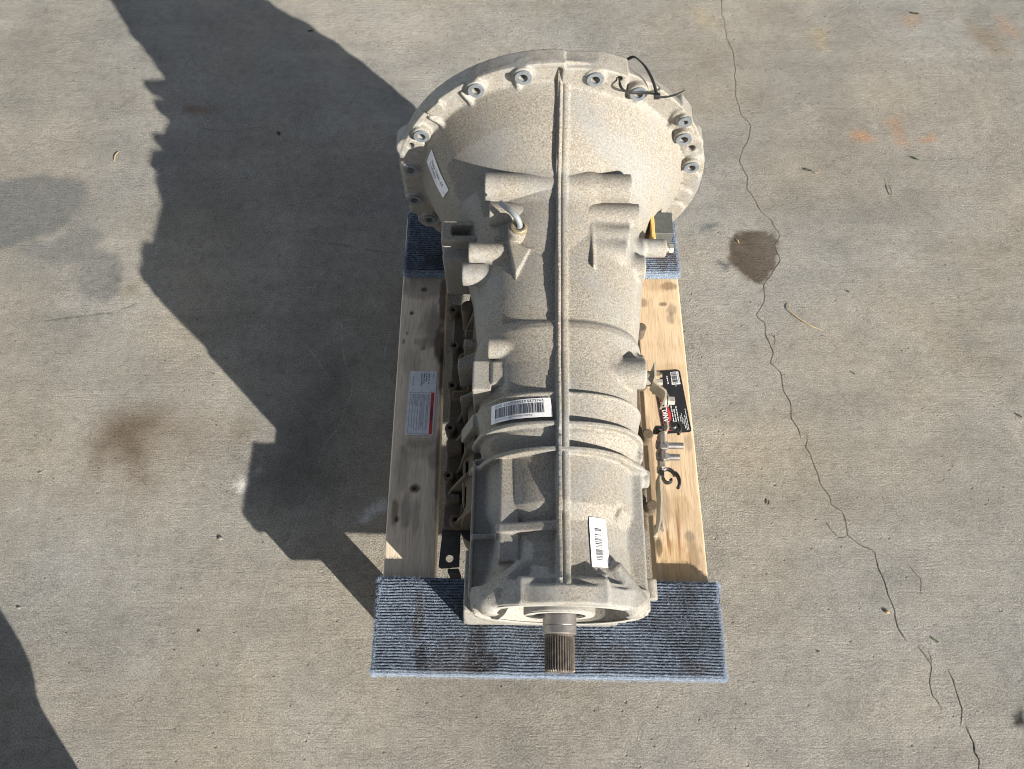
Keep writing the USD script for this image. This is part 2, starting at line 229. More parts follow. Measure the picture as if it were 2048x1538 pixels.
STAINS = [([(-1.2823, 1.1843), (-1.2213, 1.1996), (-1.162, 1.2072), (-1.0994, 1.2021), (-1.0543, 1.1843), (-1.0402, 1.1591), (-1.0401, 1.1243), (-1.0599, 1.09), (-1.0648, 1.0611), (-1.0971, 1.0325), (-1.1511, 1.0137), (-1.202, 0.9857), (-1.2226, 0.9765)], 0.01, 0.55, (0.165, 0.170, 0.168)), ([(-1.163, 0.9857), (-1.1375, 1.0067), (-1.09, 1.0043), (-1.0522, 1.042), (-1.0343, 1.0659), (-1.0071, 1.0515), (-0.9813, 1.042), (-0.9681, 1.0184), (-0.9862, 0.995), (-0.9266, 0.9719), (-0.9042, 0.94), (-0.9051, 0.9085), (-0.8956, 0.8643), (-0.9229, 0.8513), (-0.9568, 0.8513), (-0.9894, 0.8775), (-1.0004, 0.8996), (-0.9962, 0.9219), (-1.0065, 0.949), (-1.0649, 0.9513), (-1.1091, 0.9582)], 0.01, 0.55, (0.2, 0.2, 0.195)), ([(-0.9185, 0.9174), (-0.9056, 0.9197), (-0.9011, 0.904), (-0.9113, 0.9018)], 0.003, 0.7, (0.12, 0.125, 0.13)), ([(-0.8975, 0.8907), (-0.8655, 0.9018), (-0.8567, 0.8775), (-0.8871, 0.86)], 0.02, 0.35, (0.19, 0.16, 0.11)), ([(-0.8724, 0.5278), (-0.8635, 0.5647), (-0.8277, 0.5865), (-0.7847, 0.5896), (-0.7404, 0.5865), (-0.7384, 0.5462), (-0.7566, 0.5218), (-0.7415, 0.4887), (-0.7582, 0.4591), (-0.7366, 0.4214), (-0.7657, 0.4271), (-0.8073, 0.465), (-0.8344, 0.4857), (-0.8575, 0.4504)], 0.05, 0.55, (0.155, 0.125, 0.095)), ([(-0.7327, 0.5462), (-0.68, 0.574), (-0.629, 0.5462), (-0.6341, 0.4739), (-0.6754, 0.468), (-0.7292, 0.5278)], 0.06, 0.3, (0.19, 0.15, 0.11)), ([(-0.5988, 0.5187), (-0.578, 0.5709), (-0.5328, 0.5585), (-0.5416, 0.5187), (-0.5794, 0.4857)], 0.04, 0.3, (0.19, 0.155, 0.11)), ([(-0.7815, 0.3454), (-0.7626, 0.3592), (-0.7482, 0.3426), (-0.772, 0.3262)], 0.03, 0.25, (0.18, 0.16, 0.13)), ([(-0.8353, 0.7061), (-0.7646, 0.7128), (-0.757, 0.6731), (-0.8006, 0.6535)], 0.06, 0.35, (0.22, 0.21, 0.2)), ([(-0.4925, 0.547), (-0.479, 0.5765), (-0.4335, 0.6329), (-0.3886, 0.7108), (-0.3593, 0.7029), (-0.3442, 0.6521), (-0.351, 0.6101), (-0.3928, 0.5765), (-0.3323, 0.5951), (-0.3378, 0.5397), (-0.3685, 0.5037), (-0.38, 0.4509), (-0.4427, 0.4165), (-0.4968, 0.4509), (-0.4869, 0.5037)], 0.06, 0.36, (0.12, 0.115, 0.105)), ([(-0.5454, 0.4647), (-0.4348, 0.4647), (-0.3377, 0.4647), (-0.3476, 0.3926), (-0.4129, 0.3893), (-0.4781, 0.3859), (-0.5312, 0.4129)], 0.07, 0.32, (0.12, 0.115, 0.105)), ([(0.5136, 1.0179), (0.5313, 1.0365), (0.5787, 1.0435), (0.6127, 1.0365), (0.6286, 1.0133), (0.6189, 0.9995), (0.6203, 0.9881), (0.6123, 0.9408), (0.5984, 0.923), (0.5757, 0.8945), (0.5594, 0.8988), (0.5324, 0.923), (0.5092, 0.9497), (0.5054, 0.9813)], 0.003, 0.85, (0.100, 0.082, 0.065)), ([(0.4478, 1.0528), (0.4682, 1.0623), (0.488, 1.0646), (0.4889, 1.0552), (0.4662, 1.0435), (0.449, 1.0458)], 0.004, 0.6, (0.15, 0.16, 0.165)), ([(0.4791, 0.9519), (0.4964, 0.9533), (0.5041, 0.9385), (0.49, 0.931), (0.4873, 0.9408)], 0.003, 0.7, (0.1, 0.11, 0.115)), ([(-0.3026, 0.3461), (-0.2926, 0.3626), (-0.271, 0.3792), (-0.2619, 0.3893), (-0.2533, 0.3826), (-0.2537, 0.3659), (-0.2761, 0.3593), (-0.2843, 0.3396), (-0.2971, 0.338)], 0.006, 0.5, (0.55, 0.56, 0.57)), ([(-0.5637, 0.42), (-0.5455, 0.4286), (-0.5408, 0.4157), (-0.5507, 0.4071)], 0.006, 0.55, (0.62, 0.62, 0.6)), ([(-0.531, 0.4445), (-0.5191, 0.4591), (-0.5118, 0.4474), (-0.5218, 0.4387)], 0.008, 0.35, (0.55, 0.55, 0.57)), ([(0.8599, 1.3457), (0.8942, 1.351), (0.9262, 1.3244), (0.9122, 1.3164), (0.8601, 1.3244)], 0.012, 0.5, (0.42, 0.24, 0.14)), ([(0.959, 1.3834), (0.9996, 1.3971), (0.9951, 1.3564), (0.9971, 1.3085), (0.9766, 1.3085), (0.9659, 1.3564)], 0.02, 0.32, (0.42, 0.24, 0.14)), ([(1.0295, 1.3244), (1.0692, 1.335), (1.0684, 1.3138), (1.0342, 1.3085)], 0.012, 0.4, (0.4, 0.22, 0.13)), ([(0.9134, 1.3645), (0.9354, 1.3699), (0.9337, 1.3618), (0.9118, 1.3564)], 0.004, 0.5, (0.55, 0.53, 0.5)), ([(1.2636, 1.7281), (1.3138, 1.6969), (1.3384, 1.6237), (1.306, 1.6177), (1.2599, 1.6784)], 0.04, 0.4, (0.22, 0.17, 0.11)), ([(1.3512, 1.7533), (1.3842, 1.7094), (1.3784, 1.6723), (1.3512, 1.7031)], 0.03, 0.35, (0.42, 0.26, 0.17)), ([(0.829, 1.7094), (0.8603, 1.7094), (0.8477, 1.6357), (0.8232, 1.6479)], 0.03, 0.3, (0.42, 0.33, 0.17)), ([(0.4961, 1.7852), (0.5357, 1.7724), (0.5573, 1.7218), (0.5175, 1.7281)], 0.04, 0.25, (0.4, 0.33, 0.19)), ([(1.0757, 1.7533), (1.1282, 1.766), (1.1212, 1.7344), (1.0838, 1.7281)], 0.02, 0.3, (0.42, 0.27, 0.16)), ([(0.5199, 1.6237), (0.5669, 1.6117), (0.5397, 1.5643), (0.5024, 1.5819)], 0.05, 0.35, (0.2, 0.18, 0.155)), ([(0.9954, 0.7656), (1.0307, 0.7615), (1.027, 0.7331), (0.9972, 0.7291)], 0.015, 0.35, (0.2, 0.205, 0.205)), ([(0.9048, -0.0023), (0.9246, 0.0006), (0.9236, -0.0252), (0.904, -0.0281), (0.9009, -0.0167)], 0.004, 0.9, (0.03, 0.03, 0.03)), ([(-0.8443, 1.4286), (-0.755, 1.423), (-0.7532, 1.412), (-0.8372, 1.412)], 0.015, 0.35, (0.2, 0.12, 0.09))]

def build_ground():
    import shapely
    from shapely.geometry import Polygon
    step = 0.0105
    gx, gy = np.meshgrid(np.arange(GX0, GX1 + 1e-6, step), np.arange(GY0, GY1 + 1e-6, step), indexing='ij')
    P = np.stack([gx.ravel(), gy.ravel()], 1)
    inner = (P[:, 0] > GX0 + .01) & (P[:, 0] < GX1 - .01) & (P[:, 1] > GY0 + .01) & (P[:, 1] < GY1 - .01)
    P[inner] += rng.uniform(-0.003, 0.003, (inner.sum(), 2))
    lines, drop, mark = [], [], []
    keep = np.ones(len(P), bool)
    def near(Q, d):
        nonlocal keep
        from scipy.spatial import cKDTree
        keep &= cKDTree(Q).query(P, distance_upper_bound=d)[0] > d
    def lay(pts, width, seed, depth, col, strength, rough):
        c, n, L, t = polyline(pts, 0.0026, 0.0010 if depth else 0.00012, seed)
        if len(c) < 3: return
        r = np.random.default_rng(seed + 5)
        k = np.convolve(np.pad(r.uniform(1 - 1.6 * rough, 1 + 1.6 * rough, len(c)), 1, 'edge'), np.ones(3) / 3, 'valid')
        w = 0.5 * (width * 0.46 if depth else width * 0.8) * 0.001 * np.clip(k, 0.22, 2.2)[:, None]
        if depth:
            w[:3] *= .5; w[-3:] *= .5
        near(c, 0.0055)
        rows = [(c, -depth, strength)]
        for s in (-1, 1):
            rows += [(c + s * n * w, 0.0 if depth else 0.0, 0.25 * strength if not depth else 0.5), (c + s * n * (w + 0.0016), 0.0, 0.0)]
        for q, z, a in rows:
            lines.append(q); drop.append(np.full(len(q), z))
            a = np.full(len(q), a) if depth else a * r.uniform(0.3, 1.0, len(q))
            mark.append(np.concatenate([np.repeat(np.array(col)[None], len(q), 0), a[:, None]], 1))
    for i, (w, pts) in enumerate(CRACKS):
        lay(pts, w, 100 + i, 0.0036, (0.10, 0.088, 0.072), 0.7, 0.7)
    for i, (w, a, col, pts) in enumerate(MARKS):
        lay(pts, w, 300 + i, 0.0, col, a, 0.6)
    L = np.concatenate(lines)
    far = []
    for d in (0.05, 0.2, 0.7, 2.5, 8, 30, 60):
        n = 48 if d < 3 else 24
        ex = np.linspace(GX0 - d, GX1 + d, n); ey = np.linspace(GY0 - d, GY1 + d, n)
        far += [np.stack([ex, np.full(n, GY0 - d)], 1), np.stack([ex, np.full(n, GY1 + d)], 1), np.stack([np.full(n - 2, GX0 - d), ey[1:-1]], 1), np.stack([np.full(n - 2, GX1 + d), ey[1:-1]], 1)]
    far = np.concatenate(far)
    A = np.concatenate([P[keep], L, far])
    z = np.concatenate([np.zeros(keep.sum()), np.concatenate(drop), np.zeros(len(far))])
    p3 = np.c_[A, np.zeros(len(A))]
    z = z + 0.0022 * (meshkit.fbm(p3 * 9, 3, 3) - 0.5) + 0.0016 * (meshkit.fbm(p3 * 45, 3, 5) - 0.5)
    F = Delaunay(A).simplices
    a, b, c = A[F[:, 0]], A[F[:, 1]], A[F[:, 2]]
    flip = ((b - a)[:, 0] * (c - a)[:, 1] - (b - a)[:, 1] * (c - a)[:, 0]) < 0
    F[flip] = F[flip][:, ::-1]
    # colour of the concrete itself: mottling, brush streaks, then the stains
    m1 = meshkit.fbm(p3 * 2.6, 4, 21)[:, None]; m2 = meshkit.fbm(p3 * 13, 3, 22)[:, None]; m3 = meshkit.fbm(p3 * np.array([2.2, 26, 1]), 3, 23)[:, None]
    base = np.array([0.292, 0.278, 0.249])
    col = base * (1 + 0.42 * (m1 - .5) + 0.30 * (m2 - .5) + 0.22 * (m3 - .5))
    warm = meshkit.fbm(p3 * 4.1, 3, 24)[:, None]
    col = col * (1 + (warm - .5) * np.array([0.16, 0.06, -0.12]))
    jit = 0.022 * (meshkit.fbm(p3 * 24, 3, 31) - .5) + 0.010 * (meshkit.fbm(p3 * 90, 2, 32) - .5)
    pts = shapely.points(A)
    for poly, soft, s, c in STAINS:
        pg = Polygon(poly).buffer(0)
        d = np.where(shapely.contains(pg, pts), -1, 1) * shapely.distance(pg.boundary, pts) + jit * min(1.0, 0.25 + soft * 40)
        k = np.clip(0.5 - d / (2 * soft), 0, 1); k = (k * k * (3 - 2 * k) * min(0.97, 1.75 * s))[:, None]
        k = k * (0.75 + 0.5 * m2)
        col = col * (1 - np.clip(k, 0, 1)) + np.array(c) * np.clip(k, 0, 1)
    M = np.concatenate(mark); i0 = keep.sum(); i1 = i0 + len(M)
    col[i0:i1] = col[i0:i1] * (1 - M[:, 3:]) + M[:, :3] * M[:, 3:]
    g = obj('ground', (np.c_[A, z], F), 'concrete', colors={'tone': col})
    tag(g, 'brushed concrete yard with a long crack, scratches and stains', kind='structure')
build_ground()

# ------------------------------------------------------------------ things for debris
def flake(name, label, cat, x, y, length, width, ang, mat_, curl=0.3, group=None, z=0.0012, seed=0):
    length, width = 0.72 * length, 0.72 * width; r = np.random.default_rng(seed + 900); n, m = 9, 3
    t = np.linspace(-0.5, 0.5, n); w = width * 0.5 * np.cos(t * math.pi * 0.92) ** 0.7 * r.uniform(0.75, 1.15, n)
    V = []
    for i in range(n):
        for j in (-1, 0, 1):
            px, py = t[i] * length, j * w[i]
            V.append((px, py + 0.06 * length * math.sin(3 * t[i] + seed), curl * width * (0.5 - abs(j)) * -0.6 + curl * length * 0.35 * t[i] ** 2))
    V = np.array(V); V[:, 2] -= V[:, 2].min()
    F = []
    for i in range(n - 1):
        for j in range(m - 1):
            a = i * m + j; F += [(a, a + m, a + m + 1), (a, a + m + 1, a + 1)]
    k = len(V); V2 = V.copy(); V2[:, 2] += 0.0005; F = np.array(F)
    F = np.concatenate([F[:, ::-1], F + k])
    edge = [j for j in range(m)] + [i * m + m - 1 for i in range(1, n)] + [(n - 1) * m + j for j in range(m - 2, -1, -1)] + [i * m for i in range(n - 2, 0, -1)]
    E = []
    for a, b in zip(edge, edge[1:] + edge[:1]): E += [(a, b, b + k), (a, b + k, a + k)]
    V = np.concatenate([V, V2]); F = np.concatenate([F, np.array(E)])
    c, s = math.cos(ang), math.sin(ang)
    V = np.c_[x + V[:, 0] * c - V[:, 1] * s, y + V[:, 0] * s + V[:, 1] * c, V[:, 2] + z]
    o = obj(name, (V, F), mat_, smooth=40); tag(o, label, cat, group); return o
def tube(path, rad, seg=10, flat=1.0, cap=True, up=(0, 0, 1)):
    P = np.asarray(path, float); T = np.gradient(P, axis=0); T /= np.linalg.norm(T, axis=1, keepdims=True)
    rad = np.broadcast_to(np.asarray(rad, float), (len(P),)); up = np.asarray(up, float)
    V, F = [], []
    N = np.cross(T, up); bad = np.linalg.norm(N, axis=1) < 1e-4; N[bad] = np.cross(T[bad], (1, 0, 0)); N /= np.linalg.norm(N, axis=1, keepdims=True); B = np.cross(N, T)
    a = np.linspace(0, 2 * math.pi, seg, endpoint=False)
    for i in range(len(P)):
        V.append(P[i] + rad[i] * (np.cos(a)[:, None] * N[i] + flat * np.sin(a)[:, None] * B[i]))
    V = np.concatenate(V)
    for i in range(len(P) - 1):
        for j in range(seg):
            q = i * seg + j; r = i * seg + (j + 1) % seg; F += [(q, r, r + seg), (q, r + seg, q + seg)]
    if cap:
        k = len(V); V = np.concatenate([V, P[:1], P[-1:]])
        for j in range(seg):
            F += [(k, (j + 1) % seg, j), (k + 1, (len(P) - 1) * seg + j, (len(P) - 1) * seg + (j + 1) % seg)]
    m = trimesh.Trimesh(V, np.array(F), process=False); m.fix_normals(); return m
def smoothpath(pts, n=40):
    from scipy.interpolate import CubicSpline
    P = np.asarray(pts, float); s = np.r_[0, np.cumsum(np.linalg.norm(np.diff(P, axis=0), axis=1))]
    return CubicSpline(s, P)(np.linspace(0, s[-1], n))

# ------------------------------------------------------------------ planks
PLANK_TOP, PLANK_BOT = 0.1606, 0.1226
def rounded_bar(w, length, h, step, seed, warp=0.0008):
    """A sawn board along y, its long edges slightly rounded; returns vertices and quads, and (x, y) of every vertex on the top."""
    r = 0.0022; nx = int(w / step); xs = np.linspace(-w / 2 + r, w / 2 - r, nx)
    prof = [(x, h) for x in xs] + [(w / 2 - r * .3, h - r * .3), (w / 2, h - r)] + [(w / 2, h * f) for f in (.7, .4, .15)] + [(w / 2, r), (w / 2 - r, 0), (0, 0), (-w / 2 + r, 0), (-w / 2, r)] + [(-w / 2, h * f) for f in (.15, .4, .7)] + [(-w / 2, h - r), (-w / 2 + r * .3, h - r * .3)]
    prof = np.array(prof); n = len(prof); ys = np.linspace(-length / 2, length / 2, int(length / (step * 1.3)))
    V = np.stack([np.repeat(prof[None, :, 0], len(ys), 0), np.repeat(ys[:, None], n, 1), np.repeat(prof[None, :, 1], len(ys), 0)], -1)
    q = V.reshape(-1, 3)
    nz = meshkit.fbm(q * np.array([60, 9, 60]) + seed, 3, seed) - .5
    q[:, 2] += np.where(q[:, 2] > h * .8, warp * nz, 0); q[:, 0] += np.where(np.abs(q[:, 0]) > w * .49, 1.2 * warp * nz * np.sign(q[:, 0]), 0)
    F = []
    i, j = np.meshgrid(np.arange(len(ys) - 1), np.arange(n), indexing='ij'); a = i * n + j; b = i * n + (j + 1) % n
    F = np.concatenate([np.stack([a, a + n, b + n], -1).reshape(-1, 3), np.stack([a, b + n, b], -1).reshape(-1, 3)])
    k = len(q); q = np.concatenate([q, [[0, -length / 2, h / 2], [0, length / 2, h / 2]]]); jj = np.arange(n)
    F = np.concatenate([F, np.stack([np.full(n, k), jj, (jj + 1) % n], -1), np.stack([np.full(n, k + 1), (len(ys) - 1) * n + (jj + 1) % n, (len(ys) - 1) * n + jj], -1)])
    return q, F
def wood_tone(p, base, seed, blobs):
    q = np.c_[p[:, 0], p[:, 1], p[:, 2]]
    g1 = meshkit.fbm(q * np.array([95, 3.2, 60]) + seed, 3, seed)[:, None]; g2 = meshkit.fbm(q * np.array([16, 4, 12]) + seed, 4, seed + 1)[:, None]; g3 = meshkit.fbm(q * 42, 3, seed + 2)[:, None]
    col = np.array(base) * (1 + .34 * (g1 - .5) + .42 * (g2 - .5) + .26 * (g3 - .5))
    warp = 0.5 * (meshkit.fbm(q * np.array([160, 90, 100]), 3, seed + 3) - .5)
    for bx, by, rx, ry, s, c in blobs:
        d = np.hypot((p[:, 0] - bx) / rx, (p[:, 1] - by) / ry) + warp * 1.6
        k = np.clip((1.15 - d) / .45, 0, 1)[:, None] * s
        col = col * (1 - k) + np.array(c) * k
    return col
def plank(x, y, base, seed, label, blobs, rotz=0.0):
    t = thing('wood_plank', label, 'plank', (x, y, PLANK_BOT), rotz, 'long planks under the transmission')
    V, F = rounded_bar(0.089, 0.896, PLANK_TOP - PLANK_BOT, 0.0022, seed)
    b = [(bx - x, by - y, rx, ry, s, c) for bx, by, rx, ry, s, c in blobs]
    W = V - np.array([0, 0, 0]); obj('board', (V, F), 'plank_wood', t, colors={'tone': wood_tone(W, base, seed, b)})
    return t
DK = (0.02, 0.014, 0.009); BR = (0.10, 0.055, 0.025); GY = (0.15, 0.125, 0.10); TN = (0.30, 0.19, 0.09)
plank_l = plank(-0.1785, 0.5110, (0.64, 0.54, 0.425), 41, 'pale dirty plank left of the transmission, bearing the white warning label', [
    (-0.1785, .7827, .008, .0055, .9, DK), (-0.2009, .7282, .004, .004, .9, DK), (-0.2139, .6648, .003, .007, .7, BR), (-0.2078, .6833, .003, .005, .6, BR),
    (-0.149, .70, .020, .030, .38, GY), (-0.139, .76, .009, .06, .75, DK), (-0.1400, .655, .014, .045, .85, (.045, .03, .018)), (-0.165, .662, .03, .012, .45, GY), (-0.1741, .6487, .006, .004, .6, BR),
    (-0.136, .60, .006, .05, .8, DK), (-0.1763, .3661, .010, .009, .85, BR), (-0.1763, .3661, .004, .004, .9, DK), (-0.190, .325, .010, .035, .5, GY), (-0.172, .315, .008, .035, .4, GY), (-0.2099, .325, .006, .025, .65, BR), (-0.205, .31, .004, .006, .8, DK),
    (-0.1438, .42, .010, .02, .45, GY), (-0.136, .40, .005, .09, .6, DK), (-0.171, .455, .03, .012, .35, GY), (-.1785, .79, .05, .03, .45, (.14, .12, .11)), (-.150, .70, .035, .05, .45, (.15, .115, .085)), (-.195, .62, .02, .03, .25, GY), (-.17, .44, .04, .02, .3, (.22, .17, .12)), (-.20, .40, .012, .05, .3, (.2, .16, .12))], 0.1)
plank_r = plank(0.2945, 0.5110, (0.55, 0.415, 0.275), 57, 'yellowish knotty plank right of the transmission, bearing the black tag', [
    (.3184, .7925, .018, .010, .6, BR), (.3042, .7486, .010, .005, .65, DK), (.3199, .7366, .012, .014, .55, GY), (.3162, .7175, .008, .016, .5, GY), (.2625, .7534, .012, .010, .5, BR), (.2912, .7975, .03, .02, .3, TN),
    (.3281, .4545, .008, .018, .4, GY), (.2738, .335, .010, .04, .42, GY), (.2751, .2706, .0022, .024, .8, (.16, .06, .02)), (.2790, .262, .0016, .02, .7, (.16, .06, .02)), (.2943, .285, .0022, .045, .75, (.18, .07, .02)), (.2985, .31, .0016, .04, .5, (.18, .07, .02)),
    (.3137, .2807, .009, .010, .6, GY), (.3177, .2457, .013, .03, .45, BR), (.2579, .262, .006, .02, .8, DK), (.300, .33, .02, .03, .35, TN), (.256, .40, .006, .10, .5, BR), (.303, .60, .03, .02, .3, TN), (.285, .23, .03, .05, .35, (.42, .24, .08))], -0.25)

def bars_mesh(rects, th):
    return trimesh.util.concatenate([trimesh.creation.box((max(x1 - x0, 1e-5), max(y1 - y0, 1e-5), th), trimesh.transformations.translation_matrix(((x0 + x1) / 2, (y0 + y1) / 2, th / 2))) for x0, y0, x1, y1 in rects])
def rounded_card(w, h, r, th, seg=5):
    from shapely.geometry import box
    p = box(-w / 2 + r, -h / 2 + r, w / 2 - r, h / 2 - r).buffer(r, quad_segs=seg)
    return trimesh.creation.extrude_polygon(p, th, engine='earcut')
def fine_print(x0, x1, y, size, r):
    """A line of print too small to read: word after word as short strokes, from x0 to x1."""
    out, x = [], x0
    while x < x1:
        n = r.integers(2, 8)
        for _ in range(n):
            if x > x1: break
            hgt = size * r.choice([.7, .7, 1.0]); out.append((x, y, x + size * .42, y + hgt)); x += size * .62
        x += size * .55
    return out
def place2d(m, cx, cy, z, ang):
    m = m.copy(); m.apply_transform(trimesh.transformations.rotation_matrix(ang, (0, 0, 1))); m.apply_translation((cx, cy, z)); return m

def plank_label():
    r = np.random.default_rng(5); L, W = 0.131, 0.052          # the text runs towards the camera: x along it, y up the letters
    loc = (-0.1720 + 0.1785, 0.534 - 0.5110, PLANK_TOP - PLANK_BOT + 0.0007); ang = -math.pi / 2 - math.radians(1.0)
    put = lambda m, z: place2d(m, loc[0], loc[1], loc[2] + z, ang)
    lab = obj('warning_label', put(rounded_card(L, W, 0.002, 0.0004), 0), 'paper_wood', plank_l, smooth=False, label='white warning label with a red band and fine print')
    x0 = -L / 2
    obj('red_band', put(bars_mesh([(x0 + .0445, W / 2 - .0085, L / 2 - .002, W / 2 - .0025)], .0003), .0004), 'red_print', lab, smooth=False)
    t = meshkit.text_mesh('WARNING', .0042, .0002, True); t.apply_translation((x0 + .073, W / 2 - .0077, 0)); obj('warning_text', put(t, .0007), 'dark_red_print', lab, smooth=False)
    rects = []
    for k, (ln) in enumerate((.022, .016, .021, .026)):
        rects += fine_print(x0 + .005, x0 + .005 + ln, W / 2 - .0155 - k * .0047, .0026, r)
    rects += fine_print(x0 + .005, x0 + .0115, W / 2 - .0065, .0018, r)
    obj('heading_print', put(bars_mesh(rects, .0002), .0004), 'ink', lab, smooth=False)
    rects = fine_print(x0 + .011, x0 + .031, -W / 2 + .0065, .0018, r)
    for k, ln in enumerate((.025, .069, .072, .013, .074, .064, .072, .072, .010, .072, .026, .073, .022, .07, .022)):
        rects += fine_print(x0 + .048, x0 + .048 + ln, W / 2 - .0115 - k * .0024, .0013, r)
    obj('fine_print', put(bars_mesh(rects, .0002), .0004), 'ink_faded', lab, smooth=False)
    e = .0004; a, b, c, d = x0 + .0445, -W / 2 + .004, L / 2 - .002, W / 2 - .0025
    obj('frame_line', put(bars_mesh([(a, b, c, b + e), (a, b + e, a + e, d - .006), (c - e, b + e, c, d - .006)], .0002), .0004), 'ink', lab, smooth=False)
plank_label()
def plank_tag():
    r = np.random.default_rng(8); L, W = 0.128, 0.053          # text runs away from the camera, letters stand towards the left
    loc = (0.3035 - 0.2945, 0.5365 - 0.5110, PLANK_TOP - PLANK_BOT + 0.0008); ang = math.pi / 2 + math.radians(5.0)
    put = lambda m, z: place2d(m, loc[0], loc[1], loc[2] + z, ang)
    tg = obj('hang_tag', put(rounded_card(L, W, 0.005, 0.0008), 0), 'tag_black', plank_r, smooth=False, label='black product tag with a red stripe, white print and a barcode')
    top = W / 2
    obj('red_stripe', put(bars_mesh([(-.0590, top - .0155, .0310, top - .0035)], .0003), .0008), 'red_print', tg, smooth=False)
    obj('black_stripe', put(bars_mesh([(-.0565, top - .0143, .0297, top - .0047)], .0002), .0011), 'tag_black', tg, smooth=False)
    t = meshkit.text_mesh('ANKLIN', .0088, .0002, True); t.apply_scale([41.0 / 1000 / (t.bounds[1][0] - t.bounds[0][0]), 1, 1]); t.apply_translation((-t.bounds[0][0] - .0415, top - .0138, 0))
    obj('brand_text', put(t, .0013), 'paper', tg, smooth=False)
    sw = trimesh.creation.extrude_polygon(__import__('shapely.geometry').geometry.Polygon([(-.040, top - .0157), (-.006, top - .0157), (-.022, top - .0200), (-.037, top - .0190)]), .0003, engine='earcut')
    obj('red_swoosh', put(sw, .0008), 'red_print', tg, smooth=False)
    obj('red_picture', put(bars_mesh([(.043, top - .012, .050, top - .005), (.037, top - .011, .041, top - .007), (.052, top - .010, .057, top - .004)], .0003), .0008), 'red_print', tg, smooth=False)
    rects = fine_print(-.042, -.002, top - .0240, .0024, r) + fine_print(-.042, -.016, top - .0285, .0024, r) + fine_print(-.042, -.010, top - .0330, .0024, r)
    for k, (a, b) in enumerate(((-.042, -.031), (-.046, -.026), (-.056, -.036), (-.060, -.030), (-.060, -.018))):
        rects += fine_print(a, b, top - .0375 - k * .0029, .0015, r)
    for k, (a, b) in enumerate(((.034, .046), (.036, .0485), (.030, .0485), (.038, .0485))):
        rects += fine_print(a, b, -top + .0195 - k * .0033, .0014, r)
    rects += fine_print(.036, .053, top - .0265, .0022, r)
    obj('white_print', put(bars_mesh(rects, .0002), .0008), 'paper', tg, smooth=False)
    bc = obj('barcode_panel', put(bars_mesh([(.034, -top + .004, .0605, -top + .0195)], .0002), .0008), 'paper', tg, smooth=False)
    bars, x = [], .036
    while x < .059:
        w = r.choice([.0005, .0008, .0013]); bars.append((x, -top + .0078, min(x + w, .0592), -top + .0185)); x += w + r.choice([.0005, .0009])
    bars += fine_print(.037, .058, -top + .005, .0016, r)
    obj('barcode_bars', put(bars_mesh(bars, .0002), .001), 'ink', tg, smooth=False)
plank_tag()

